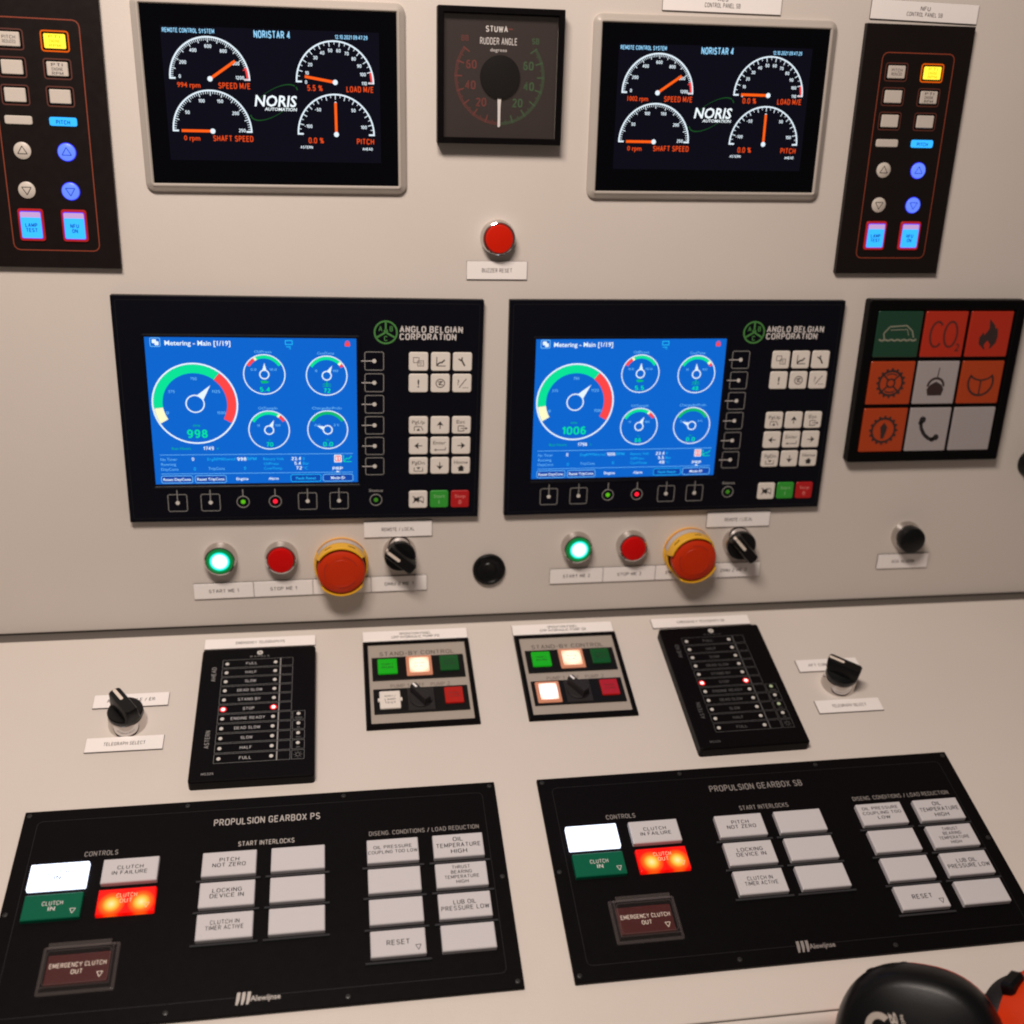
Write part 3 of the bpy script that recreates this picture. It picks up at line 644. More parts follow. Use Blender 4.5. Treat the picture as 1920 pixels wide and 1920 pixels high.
# ---------------------------------------------------------------- engine controllers
def round_gauge(s, cx, cy, R, bands, ang, name, unit, val, t0, t1, big=False):
    Z = 0.08; g = G(); w = 1.3 if big else 0.85
    g.band(cx, cy, R-w, R, 0, 360, Z, E_WHITE, 48)
    bw = 7.2 if big else 2.6
    for a0, a1, m in bands: g.band(cx, cy, R-w-0.25-bw, R-w-0.25, a0, a1, Z, m)
    hr = 7.8 if big else 4.2
    g.band(cx, cy, hr-(1.0 if big else 1.0), hr, 0, 360, Z+0.03, E_WHITE, 24)
    a = math.radians(ang); L = 20.5 if big else 9.8; hw = 3.2 if big else 1.7
    g.poly([(cx+hr*math.cos(a)*0.85-hw*math.sin(a), cy-hr*math.sin(a)*0.85-hw*math.cos(a)), (cx+L*math.cos(a), cy-L*math.sin(a)), (cx+hr*math.cos(a)*0.85+hw*math.sin(a), cy-hr*math.sin(a)*0.85+hw*math.cos(a))], Z+0.05, E_WHITE)
    if big:
        for t, u, v in ((t0, 37.6, 96.7), ('375', 41.9, 78.5), ('750', 60.2, 67.6), ('1125', 77.6, 78.5), ('1500', 81.0, 96.8)): g.text(t, cx+u-60.3, cy+v-89, 2.1, Z, E_LTBLUE, width=len(t)*1.6)
        g.text(unit, cx, cy+19, 1.7, Z, E_GREEN2, width=5); g.text(val, cx+0.2, cy+25.9, 6.2, Z, E_GREEN, width=len(val)*5.1, bold=True)
    else:
        g.text(t0, cx-8.6, cy-4.2, 1.7, Z, E_LTBLUE, width=len(t0)*1.4); g.text(t1, cx+7.2, cy-4.2, 1.7, Z, E_LTBLUE, width=len(t1)*1.4)
        g.text(name, cx-0.5, cy-R-2.0, 2.3, Z, E_LTBLUE, width=len(name)*1.75)
        if unit == 'oil': g.poly([(cx-3.5, cy+5.4), (cx+1.2, cy+5.2), (cx+3.8, cy+6.4), (cx+2, cy+7.4), (cx-2.4, cy+7.6)], Z, E_GREEN2)
        elif unit == 'water':
            g.line(cx, cy+4.6, cx, cy+9, 0.8, Z, E_GREEN2)
            for q in (7.6, 9.4): g.pline([(cx-3.5, cy+q), (cx-1.8, cy+q-0.7), (cx, cy+q), (cx+1.8, cy+q-0.7), (cx+3.5, cy+q)], 0.5, Z, E_GREEN2)
        else: g.text(unit, cx, cy+9.0, 1.6, Z, E_GREEN2)
        g.text(val, cx, cy+12.8, 3.3, Z, E_GREEN, width=len(val)*2.5, bold=True)
    part('gauge', g, s)
def engine_controller(x, y, rot, n, label):
    r = thing('engine_controller', label, 'control panel', 'U', x, y, rot, 'black engine controllers with blue screens')
    g = G(); g.slab(0, 0, 300, 194.2, 0.8, [(0, -0.3), (0, 5.4), (0.6, 6)], BLACK2); part('housing', g, r)
    g = G(); g.rr(3.2, 3.2, 296.8, 191, 1.5, 0.5, 6.06, PLINED); part('edge_groove', g, r)
    g = G(); g.slab(20.6, 30.4, 197.6, 164.4, 2.5, [(0, 5.9), (0.2, 6.5), (1.4, 6.9), (2.4, 6.5), (2.9, 6.1)], BLACK2, cap=False); part('screen_rim', g, r)
    s0 = part('screen', G().rect(23.8, 33.3, 193.6, 159.6, 6.1, E_BLUE), r); s = ScreenAt(s0, 6.1)
    if n == 1:
        v = dict(rpm='998', p='5.4', ct='72', ot='70', ch='0.0', h='1749', bat='23.4', ap=88, ac=62, ao=64, acd=158, ar=50.5)
    else:
        v = dict(rpm='1006', p='5.5', ct='48', ot='66', ch='0.0', h='1796', bat='23.4', ap=88, ac=93, ao=64, acd=158, ar=49)
    round_gauge(s, 60.4, 89.1, 34.8, [(187, 210.5, E_CREAM), (52, 186.6, E_GREEN), (-30, 51.6, E_RED)], v['ar'], '', 'RPM', v['rpm'], '0', '1500', True)
    round_gauge(s, 117.6, 64.0, 17.2, [(122, 150, E_RED), (115, 122, E_CREAM), (31, 115, E_GREEN)], v['ap'], 'OilPress', 'oil', v['p'], '0.0', '10.0')
    round_gauge(s, 168.7, 64.9, 17.2, [(47, 149, E_GREEN), (39, 47, E_CREAM), (30, 39, E_RED)], v['ac'], 'CoolTemp', 'water', v['ct'], '0', '100')
    round_gauge(s, 119.7, 112.1, 17.2, [(60, 150, E_GREEN), (53, 60, E_CREAM), (32, 53, E_RED)], v['ao'], 'OilTempIn', '°C', v['ot'], '0', '100')
    round_gauge(s, 168.6, 112.1, 17.2, [(31, 149, E_GREEN2)], v['acd'], 'ChargeAirPrsIn', 'Bar', v['ch'], '0.0', '3.5')
    Z = 0.08; g = G()
    g.text('Metering - Main [1/19]', 39.4, 37.9, 4.0, Z, E_WHITE, 'L', 52, bold=True)
    g.text('Run Hours', 46.8, 127.8, 2.5, Z, E_GREEN2, width=15.5); g.text(v['h'], 69, 127.9, 2.7, Z, E_WHITE, width=8, bold=True); g.text('h', 76.6, 127.9, 2.2, Z, E_GREEN2)
    for t, u, w, m, W in (('No Timer', 29.2, 137.4, E_LTBLUE, 13.5), ('Running', 29.4, 141.8, E_LTBLUE, 12), ('DayCons', 29.2, 146.2, E_LTBLUE, 14), ('0', 55, 137.4, E_WHITE, None), ('0', 56, 146.2, E_CYAN, None),
                          ('EngRPMfiltered', 67.4, 137.5, E_CYAN, 23), (v['rpm'], 92.3, 137.6, E_WHITE, 7), ('RPM', 100.3, 137.6, E_CYAN, 7.5), ('TripCons', 67.8, 145.9, E_LTBLUE, 13.5), ('0', 97.6, 145.8, E_CYAN, None),
                          ('Battery Volt', 113.8, 137.6, E_CYAN, 17), ('OilPress', 114, 141.9, E_CYAN, 12.5), ('CoolTemp', 114, 146.1, E_CYAN, 15.5), (v['bat'], 137.6, 137.7, E_WHITE, 7.6), ('V', 147, 137.7, E_CYAN, None),
                          (v['p'], 140, 141.9, E_WHITE, 5), ('Bar', 146.8, 141.9, E_CYAN, 5.4), (v['ct'], 141.3, 146.1, E_WHITE, 4.4), ('°C', 146.8, 146.1, E_CYAN, 4.0)):
        g.text(t, u, w, 2.5, Z, m, 'L', W, bold=(m is E_WHITE))
    g.text('PRP', 176.4, 147.0, 2.4, Z, E_WHITE, width=8, bold=True)
    part('lettering', g, s)
    g = G(); g.rr(27.8, 33.8, 36.2, 41.3, 1.2, 0.6, Z, E_LTBLUE); g.rrf(29.6, 35.2, 33, 38.4, 0.6, Z, E_WHITE); g.rrf(31.6, 36.8, 34.8, 40, 0.6, Z+0.02, E_WHITE)
    g.rr(135.2, 35.0, 141.6, 39.0, 0.4, 0.8, Z, E_CYAN); g.rect(136, 40.2, 140, 40.9, Z, E_CYAN); g.text('7%', 139, 42.0, 1.3, Z, E_CYAN)
    g.rrf(184.2, 36.8, 188.2, 39.8, 0.5, Z, E_RED); g.band(186.2, 36.8, 1.0, 1.6, 0, 180, Z, E_RED)
    g.rect(28.8, 133.3, 189.6, 133.7, Z, E_LTBLUE); g.rect(28.8, 150.2, 189.5, 150.6, Z, E_LTBLUE)
    g.rrf(173.6, 134.6, 180, 141.4, 0.5, Z, E_WHITE); g.rr(174.4, 135.4, 179.2, 140.6, 0.3, 0.8, Z+0.03, E_RED); g.rect(176.3, 136.4, 177.4, 139.8, Z+0.03, E_RED)
    g.pline([(181.6, 135), (181.6, 140.8), (188.6, 140.8)], 0.6, Z, E_GREEN); g.pline([(182, 140), (184.4, 137.6), (186, 138.4), (188.4, 135.6)], 0.6, Z, E_GREEN)
    g.poly([(174.6, 150.3), (178.2, 150.3), (176.4, 148.9)], Z, E_WHITE)
    part('screen_icons', g, s)
    for t, u, m, box, wd in (('Reset DayCons', 41.5, E_WHITE, 1, 22.5), ('Reset TripCons', 69.3, E_WHITE, 1, 22.5), ('Engine', 95.5, E_WHITE, 0, 10), ('Alarm', 121.8, E_WHITE, 0, 8.5), ('Fault Reset', 149.2, E_CYAN, 2, 17), ('Mode ID', 176.6, E_WHITE, 3, 12)):
        g = G(); g.rrf(u-13, 152.0, u+13, 158.8, 1.8, Z-0.03, E_BLUE2) if box else None
        if box: g.rr(u-13, 152.0, u+13, 158.8, 1.8, 0.55, Z, E_CYAN if box == 2 else E_LTBLUE)
        g.text(t, u, 155.4, 2.4, Z, m, width=wd, bold=True); part('soft_key_caption', g, s)
    # soft keys under and beside the screen
    for u in (40.5, 67.9, 150.0, 177.1):
        g = G(); g.rr(-8.1, -7.9, 8.1, 7.9, 1.8, 0.55, 0.07, PGREY); g.rect(-0.35, -11.6, 0.35, 0, 0.07, PGREY); g.disc(0, 0, 1.75, 0.12, DOT, 14); part('soft_key', g, r, u, 176.8, 6)
    for w in (52.2, 70.9, 89.7, 108.3, 126.9, 145.4):
        g = G(); g.rr(-8.1, -8.0, 8.1, 8.0, 1.8, 0.55, 0.07, PGREY); g.rect(-12.2, -0.3, 0, 0.3, 0.07, PWHITE); g.disc(0, 0, 1.75, 0.12, DOT, 14); part('soft_key', g, r, 208.3, w, 6)
    for u, m in ((95.2, E_LEDG), (122.4, E_LEDR), (209.2, E_LEDGD)):
        g = G(); g.lathe(0, 0, [(5.5, 0.0), (5.5, 0.25), (5.0, 0.4), (4.8, 0.1)], PGREY, 24, cap=False)
        if u < 200: g.rect(-0.35, -11.6, 0.35, -5.2, 0.07, PGREY)
        g.lathe(0, 0, [(2.0, 0.1), (1.7, 0.7), (0.8, 1.1)], m, 14); part('indicator_led', g, r, u, 176.6, 6)
    g = G(); g.text('Status', 209.2, 167.7, 2.5, 6.08, PGREY, width=12.4, bold=True); part('lettering', g, r)
    # maker emblem and name
    g = G(); Z = 6.08; cx, cy = 218.0, 27.8
    g.band(cx, cy, 8.6, 10.0, 0, 360, Z, LOGOG, 36)
    for a in (90, 210, 330): g.tick(cx, cy, a, 0.6, 9, 1.5, Z, LOGOG)
    g.band(cx, cy-1.0, 0.0, 1.8, 0, 360, Z, LOGOG, 12)
    g.text('A', cx-4.4, cy-3.0, 3.8, Z, LOGOG, bold=True); g.text('B', cx+4.6, cy-3.0, 3.8, Z, LOGOG, bold=True); g.text('C', cx, cy+5.2, 3.8, Z, LOGOG, bold=True)
    part('maker_emblem', g, r)
    g = G(); g.text('ANGLO BELGIAN', 230, 25.1, 4.7, Z, PWHITE, 'L', 52, bold=True); g.text('CORPORATION', 230, 31.3, 4.7, Z, PWHITE, 'L', 46.6, bold=True); part('maker_name', g, r)
    # keypad
    cols = (245.5, 264.2, 282.8)
    def sym(k):
        g = G(); Z = 1.28
        if k == 'pages': g.rr(-4.6, -3.8, 0.6, 1.0, 0.3, 0.5, Z, INKG); g.rr(-1, -1, 4.4, 4.0, 0.3, 0.5, Z, INKG); g.rect(0.5, 0.6, 3, 1.0, Z, INKG); g.rect(0.5, 2, 3, 2.4, Z, INKG)
        elif k == 'graph': g.pline([(-3.4, -4.2), (-3.4, 3.6), (4.2, 3.6)], 0.7, Z, INK); g.pline([(-3.2, 2.8), (-0.4, 0.4), (0.6, 1.0), (3.4, -1.6)], 1.2, Z, INK)
        elif k == 'wrench': g.line(-0.6, -1.2, 2.0, 3.6, 1.3, Z, INK); g.line(-0.8, -0.8, -3.4, -2.6, 1.1, Z, INK); g.line(-0.8, -0.8, -0.4, -3.8, 1.1, Z, INK)
        elif k == '!': g.text('!', 0, 0, 7, Z, INK, bold=True)
        elif k == 'history': g.band(0, 0, 3.2, 4.0, 0, 360, Z, INKG); g.pline([(-2.2, -1), (1.8, -1.8), (-1.4, 1), (2.2, 1.4)], 0.9, Z, INKG)
        elif k == 'help': g.text('?', -3.2, -1.0, 5, Z, INK); g.line(-2.4, 3.8, 3.6, -4, 0.6, Z, INK); g.text('...', 3.0, 1.6, 5, Z, INK, bold=True)
        elif k in ('up', 'down', 'left', 'right'):
            R_ = {'up': 0, 'left': 1, 'down': 2, 'right': 3}[k]
            def rt(p):
                x_, y_ = p
                for _ in range(R_): x_, y_ = y_, -x_
                return (x_, y_)
            g.poly([rt(p) for p in ((0, -3.6), (3.0, 0.4), (0, -0.6), (-3.0, 0.4))], Z, INK); g.line(*rt((0, -1)), *rt((0, 3.2)), 0.8, Z, INK)
        elif k == 'PgUp': g.text('PgUp', 0, -3.0, 3.2, Z, INK, width=11); g.pline([(-3.6, 4.8), (-3.6, 1.2), (2.4, 1.2), (3.9, 4.8)], 0.55, Z, INK); g.poly([(-1.8, 4.8), (1.6, 4.8), (0, 2.6)], Z, INK)
        elif k == 'PgDn': g.text('PgDn', 0, -3.0, 3.2, Z, INK, width=11); g.pline([(-3.8, 1.4), (-3.8, 4.8), (3.8, 4.8), (3.8, 1.4)], 0.55, Z, INK); g.poly([(-1.8, 1.2), (1.8, 1.2), (0, 3.2)], Z, INK)
        elif k == 'Esc': g.text('Esc', -0.6, -3.2, 3.2, Z, INK, width=7.4); g.pline([(2.2, 1.8), (2.2, 0.6), (-2.8, 0.6), (-2.8, 5.2), (2.2, 5.2), (2.2, 4.0)], 0.6, Z, INK); g.line(-0.6, 2.9, 4.6, 2.9, 0.6, Z, INK); g.poly([(3.6, 1.6), (5.4, 2.9), (3.6, 4.2)], Z, INK)
        elif k == 'Enter': g.text('Enter', -0.4, -2.8, 3.2, Z, INK, width=10.8); g.pline([(5.0, 1.4), (5.0, 3.8), (-4.2, 3.8)], 0.55, Z, INK); g.poly([(-5.2, 3.8), (-3.2, 2.8), (-3.2, 4.8)], Z, INK)
        elif k == 'Home': g.text('Home', 0, -3.2, 3.2, Z, INK, width=12); g.poly([(-3.4, 2.6), (0.4, -0.4), (3.4, 2.4)], Z, INK); g.rect(-2.0, 2.2, 2.4, 5.2, Z, INK)
        elif k == 'mute': g.poly([(-3.8, -1.3), (-1.8, -1.3), (0.6, -3.2), (0.6, 3.2), (-1.8, 1.3), (-3.8, 1.3)], Z, INK); g.line(-4.8, -3.0, 4.8, 3.0, 0.9, Z, INK); g.line(-4.8, 3.0, 3.0, -3.0, 0.9, Z, INK); g.band(0.6, 0, 3.8, 4.4, -40, 40, Z, INKG)
        elif k == 'Start': g.text('Start', 0, -3.0, 3.2, Z, LOGOGL, width=10); g.text('I', 0, 2.6, 3.4, Z, LOGOGL, bold=True)
        elif k == 'Stop': g.text('Stop', 0, -3.0, 3.2, Z, LOGORL, width=9.6); g.text('O', 0, 2.8, 3.0, Z, LOGORL, bold=True)
        return g
    def key(k, u, w, m=KEYW, hw=8.15, hh=8.0):
        g = G(); g.slab(-hw, -hh, hw, hh, 1.9, [(0, 0), (0, 0.7), (0.5, 1.2)], m, smooth=False)
        o = part('key', g, r, u, w, 6, {'Start': 'green Start key', 'Stop': 'red Stop key'}.get(k)); part('key_symbol', sym(k), o)
    for i, k in enumerate(('pages', 'graph', 'wrench')): key(k, cols[i], 52.3)
    for i, k in enumerate(('!', 'history', 'help')): key(k, cols[i], 71.0)
    for i, k in enumerate(('PgUp', 'up', 'Esc')): key(k, cols[i]+0.4, 108.2, hh=7.8)
    for i, k in enumerate(('left', 'Enter', 'right')): key(k, cols[i]+0.5, 126.7, hh=7.8)
    for i, k in enumerate(('PgDn', 'down', 'Home')): key(k, cols[i]+0.7, 145.1, hh=7.6)
    key('mute', 246.3, 176.5); key('Start', 264.9, 176.4, KGREEN); key('Stop', 283.5, 176.6, KRED)
    return r
PLINED = mat('dark_groove', (0.004, 0.004, 0.005), 0.4)
LOGOGL = mat('pale_green_print', (0.25, 0.55, 0.22), 0.5); LOGORL = mat('pale_red_print', (0.75, 0.22, 0.20), 0.5)
engine_controller(-280.8, 299.0, -0.62, 1, 'black controller with a blue screen reading 998, below the left silver display')
engine_controller(40.8, 295.9, 0.04, 2, 'black controller with a blue screen reading 1006, right of the other controller')

# ---------------------------------------------------------------- alarm tile panel
r = thing('alarm_tile_panel', 'black framed square panel of nine green, red, orange and grey symbol tiles', 'alarm panel', 'U', 361.9, 297.6, 0.02)
g = G(); g.slab(0, 0, 151.4, 150.9, 2.2, [(0, -0.3), (0, 9), (0.9, 10), (7.6, 10), (8.8, 9.0)], BLACK, cap=False); part('frame', g, r)
g = G(); g.rect(6, 6, 145, 145, 7.5, HOLE); part('backing', g, r)
tx = ((10.0, 52.5), (55.6, 95.9), (99.4, 140.3)); ty = ((10.1, 51.6), (55.6, 95.5), (99.4, 141.0))
tiles = [('boat', TGREEN), ('co2', TRED), ('flame', TRED), ('gear_fan', TORG), ('bilge', TWHT), ('helm', TORG), ('gear_man', TORG), ('phone', TWHT), ('', TWHT)]
tl = ['dark green tile with a lifeboat', 'red CO2 tile', 'red flame tile', 'orange gear tile with a propeller', 'grey white alarm bell tile', 'orange tile with a steering symbol', 'orange gear tile with a figure', 'grey white tile with a telephone handset', 'blank grey white tile']
for i, (k, m) in enumerate(tiles):
    (x0, x1), (w0, w1) = tx[i % 3], ty[i//3]; cx, cy = (x0+x1)/2, (w0+w1)/2
    g = G(); g.slab(x0-cx, w0-cy, x1-cx, w1-cy, 0.8, [(0, 7.5), (0, 8.8), (0.5, 9.2)], m); o = part('tile', g, r, cx, cy, 0, tl[i])
    g = G(); Z = 9.28
    if k == 'boat':
        g.pline([(-13, 4), (-14, -1), (-9, -7), (7, -8), (13, -3), (15, 3)], 1.2, Z, SYMG); g.pline([(-8, -4), (8, -4.5), (10, 1)], 0.7, Z, SYMG)
        g.pline([(-18+3*q, 5.0+(0.7 if q % 2 else -0.5)) for q in range(13)], 1.6, Z, SYMG)
    elif k == 'co2':
        n = 18
        g.pline([(-7.5+6.2*math.cos(math.radians(a)), -11.5*math.sin(math.radians(a))) for a in range(45, 320, 15)], 2.0, Z, SYMO)
        g.pline([(6.0+6.2*math.cos(math.radians(a)), -11.5*math.sin(math.radians(a))) for a in range(0, 360, 15)], 2.0, Z, SYMO, True)
        g.text('2', 14.5, 12, 6, Z, SYMO, bold=True)
    elif k == 'flame':
        P = [(-3, 14), (-9, 9), (-9.5, 3), (-6, -2), (-5, 1), (-1, -5), (-2, -14), (4, -8), (5, -5), (7, -6), (8.5, 2), (7.5, 8), (3, 13)]
        g.poly(P, Z, SYMB); g.poly([(-2, 14), (-4, 10), (-1, 5.5), (2.5, 10), (1.5, 13.5)], Z+0.05, TRED)
    elif k in ('gear_fan', 'gear_man'):
        g.band(0, 0, 10.2, 12.4, 0, 360, Z, SYMB, 36)
        for q in range(16): g.tick(0, 0, q*22.5, 12, 14, 2.2, Z, SYMB)
        if k == 'gear_fan':
            for a in (45, 135, 225, 315): g.tick(0, 0, a, 3.5, 11, 1.6, Z, SYMB)
            g.band(0, 0, 3.0, 4.6, 0, 360, Z, SYMB, 20); g.band(0, 0, 8, 9.2, 55, 125, Z, SYMB); g.band(0, 0, 8, 9.2, 235, 305, Z, SYMB)
        else:
            g.poly([(-1.6, 8), (-2.6, 1), (-3.4, -3), (0, -7.5), (3.4, -3), (3, 1), (1.2, 8)], Z, SYMB)
    elif k == 'bilge':
        g.line(1.2, -14, 0.5, -4, 1.0, Z, SYMB); g.band(0, 3.5, 6.6, 8.8, 0, 180, Z, SYMB); g.poly([(-8.4, 6), (-5.2, 1.6), (0, -1.2), (5.2, 1.6), (8.4, 6), (6.8, 12), (-6.8, 12)], Z, SYMB)
    elif k == 'helm':
        g.band(0, 0, 11.2, 13.2, 145, 395, Z, SYMB, 36); g.pline([(-10.8, -6), (-6, -3.2), (0, -1.8), (6, -3.2), (11, -6.2)], 1.6, Z, SYMB); g.line(0, -2, 0, 11.4, 1.5, Z, SYMB)
    elif k == 'phone':
        g.pline([(-8.2, -7.5), (-7.2, -1.5), (-3.2, 4.8), (2.6, 9.2), (8, 9.4)], 3.4, Z, INK); g.disc(-7.0, -9.5, 3.3, Z, INK, 16); g.disc(9, 7.6, 3.0, Z, INK, 16); g.disc(5.6, 9.6, 2.4, Z, INK, 14); g.disc(-8.4, -6.8, 2.4, Z, INK, 14)
    if g.f: part('symbol', g, o)

# ---------------------------------------------------------------- emergency telegraph panels
def telegraph(x, y, rot, sb, label):
    r = thing('telegraph_panel', label, 'telegraph', 'L', x, y, rot, 'black emergency telegraph panels')
    g = G(); g.slab(0, 0, 96.6, 141.8, 2.5, [(0, -0.3), (0, 8.6), (0.4, 9.4), (1.2, 10)], BLACK, seg=4); part('housing', g, r)
    Z = 10.08; names = ['FULL', 'HALF', 'SLOW', 'DEAD SLOW', 'STAND BY', 'STOP', 'ENGINE READY', 'DEAD SLOW', 'SLOW', 'HALF', 'FULL']
    lm = PLINEB if not sb else PLINE
    for i, nm in enumerate(names):
        w = 18.3+10.21*i; wl = 6.0*len(nm)**0.75*0.9
        g = G(); g.rr(-24.4, -4.65, 24.3, 4.65, 0.5, 0.32, 0, lm); g.rr(24.6, -4.65, 35.0, 4.65, 0.5, 0.32, 0, lm); g.rect(24.0, -4.6, 24.9, 4.6, 0.02, PGREY if not sb else PLINE)
        g.text(nm, 0, 0.2, 2.6, 0.02, PGREYB if not sb else PLINE, width=min(27, len(nm)*2.25))
        o = part('order_key', g, r, 42.4, w, Z, 'row lit with two red lamps' if nm == 'STOP' else None)
        for u in (21.9-42.4, 62.6-42.4):
            g = G()
            if nm == 'STOP': g.disc(0, 0, 3.1, 0.03, E_LEDHALO, 20); g.lathe(0, 0, [(1.6, 0.04), (1.5, 0.3), (0.9, 0.6)], E_LEDRW, 16)
            else: g.lathe(0, 0, [(1.65, 0.02), (1.5, 0.35), (0.9, 0.5)], DOT, 14)
            part('lamp', g, o, u, 0.2, 0)
    for i in range(5):
        w = 79.6+10.21*i; g = G(); g.rr(-5.1, -4.65, 5.1, 4.65, 0.5, 0.32, 0, lm)
        if i < 4: g.text(['POWER', 'ON', 'TEST', 'DIM'][i], 0, 2.7, 1.3, 0.02, lm)
        else:
            g.band(0, 0, 1.5, 1.9, 0, 360, 0.02, lm, 12)
            for q in range(8): g.tick(0, 0, q*45, 2.4, 3.4, 0.35, 0.02, lm)
        o = part('small_key', g, r, 83.4, w, Z)
        if i < 4: g = G(); g.lathe(0, 0, [(1.6, 0.02), (1.45, 0.35), (0.9, 0.5)], E_DOTG if (sb and i in (0, 2)) else DOT, 14); part('lamp', g, o, -0.2, -1.5, 0)
    g = G(); pm = PGREY if not sb else PLINE
    caption(r, 'AHEAD', 11.4, 29.8, 3.3, Z, pm, width=15.5, rot=90); caption(r, 'ASTERN', 11.6, 100.4, 3.3, Z, pm, width=17.5, rot=90)
    caption(r, 'MS325', 14.4, 134.6, 2.0, Z, pm, width=9); caption(r, 'M A R B L E', 48.9, 10.6, 1.4, Z, pm, width=16)
    g.band(48.9, 6.3, 1.2, 2.5, 0, 360, Z, DOT, 20); g.line(47.9, 6.8, 49.9, 5.8, 0.7, Z, DOT)
    part('maker_emblem', g, r)
PLINEB = mat('grey_line', (0.15, 0.15, 0.145), 0.55); PGREYB = mat('pale_grey_print', (0.42, 0.41, 0.41), 0.55)
E_LEDHALO = radial('red_led_halo', [(0.0, (255, 60, 50)), (0.75, (255, 12, 12)), (0.92, (160, 0, 0)), (1.0, (40, 0, 0))], 3.1, es=1.4)
E_DOTG = mat('greenish_dot', (0.48, 0.58, 0.36), 0.4)
telegraph(-226.2, 39.4, -0.07, False, 'black telegraph panel with two red lamps lit, left of the stand-by panels')
telegraph(184.1, 38.3, 0.59, True, 'black telegraph panel with two red lamps lit, right of the stand-by panels')

# ---------------------------------------------------------------- stand-by control panels
def standby(x, y, rot, sb, label):
    r = thing('standby_panel', label, 'control panel', 'L', x, y, rot, 'stand-by control panels')
    g = G(); g.slab(0, 0, 95.7, 100, 0.6, [(0, -0.3), (0, 2.2), (0.4, 2.6), (0.8, 4.0), (4.0, 4.0), (4.6, 2.4)], BLACK, cap=False); part('frame', g, r)
    g = G(); g.rect(4, 4, 91.7, 96, 2.6, FACE); part('faceplate', g, r)
    caption(r, 'STAND-BY CONTROL', 47.6, 15.6, 4.3, 2.7, INKG2, width=66); caption(r, 'PUMP 1   OFF   PUMP 2', 48, 54.2, 3.8, 2.7, INKG3, width=51)
    for w0, w1 in ((20.5, 47.6), (57.7, 85.4)):
        g = G(); g.slab(7.2, w0, 88.4, w1, 0.5, [(0, 2.6), (0, 3.6), (0.5, 4.0)], HOLE2); part('switch_block', g, r)
    def lens(x0, w0, x1, w1, m, t, lab, tm=INK, rim=None, z=5.6, h=1.7):
        cx, cy = (x0+x1)/2, (w0+w1)/2; g = G()
        if rim: g.slab(x0-cx-2.4, w0-cy-2.4, x1-cx+2.4, w1-cy+2.4, 1.0, [(0, 4.0), (0.3, 5.0), (2.2, z-0.2), (2.6, z-0.2)], rim)
        g.slab(x0-cx, w0-cy, x1-cx, w1-cy, 1.0, [(0, 4.0), (0, z-0.6), (0.5, z)], m)
        o = part('lamp_lens', g, r, cx, cy, 0, lab); g = G(); g.lines(t, 0, 0, h, 3.6, z+0.08, tm, width=9 if len(t[0]) > 5 else None); part('lettering', g, o)
    lens(12.2, 23.8, 29.2, 41.3, GLOK, ['PUMP 1', 'RUN'], 'bright green lens')
    lens(39.6, 23.6, 57.4, 42.0, M_WARMWIN, ['PRESSURE', 'O.K.'], 'lit warm white lens', E_TXTW, E_WARMR)
    lens(66.8, 22.8, 83.6, 41.0, GRNLENS, ['PUMP 2', 'RUN'], 'unlit dark green lens')
    if sb: lens(12.8, 62.0, 29.2, 81.0, M_WHITEWIN, ['', '', ''], 'glowing white lens', E_TXTW, E_WARMR)
    else:
        lens(12.2, 61.7, 29.9, 81.2, KEYW, ['SUPPLY /', 'LAMP', 'TEST'], 'white lens', INK)
        g = G(); g.box(10.8, 69.5, 12.3, 73, 4, 5.2, KEYW); g.box(29.8, 69.5, 31.3, 73, 4, 5.2, KEYW); part('lens_ear', g, r)
    lens(67.9, 60.6, 83.8, 78.6, REDLENS, ['PRESSURE', 'ALARM'], 'dark red lens', SYMO)
    g = G(); g.slab(36, 59, 59, 84, 0.6, [(0, 4.0), (0.4, 4.5)], KNOBG); g.lathe(47.4, 71.4, [(9.9, 4.4), (9.7, 5.6), (9.2, 6.0)], KNOBG, 32); part('switch_base', g, r)
    g = G(); L1, L2 = 11.0, 10.0
    def bar(a, b, hw, z): return [(-b, hw, z), (a, hw, z), (a+1.2, 0, z), (a, -hw, z), (-b, -hw, z)]
    g.loops([bar(L1, L2-0.8, 3.4, 5.9), bar(L1+0.6, L2-1, 3.0, 12.5), bar(L1+0.2, L2-1.5, 2.5, 13.4)], KNOBG)
    kn = part('switch_lever', g, r, 47.4, 71.4, 0); kn.rotation_euler = (0, 0, math.radians(124))
    m = G(); m.box(6.4, -0.95, 11.8, 0.95, 13.3, 13.7, MARKW, r=0.7); part('index_mark', m, kn)
INKG2 = mat('dark_grey_print', (0.10, 0.08, 0.07), 0.6); INKG3 = mat('faint_grey_print', (0.18, 0.15, 0.13), 0.6)
HOLE2 = mat('black_block', (0.006, 0.0055, 0.0055), 0.4, spec=0.15)
MARKW = mat('white_mark', (0.85, 0.82, 0.80), 0.4)
E_TXTW = emis('warm_print', (235, 165, 130), 0.9, 0.3)
standby(-88.3, 32.0, 0.15, False, 'stand-by control panel with a white SUPPLY LAMP TEST key, left of its twin')
standby(49.2, 32.0, -0.09, True, 'stand-by control panel with two glowing white lenses, right of its twin')

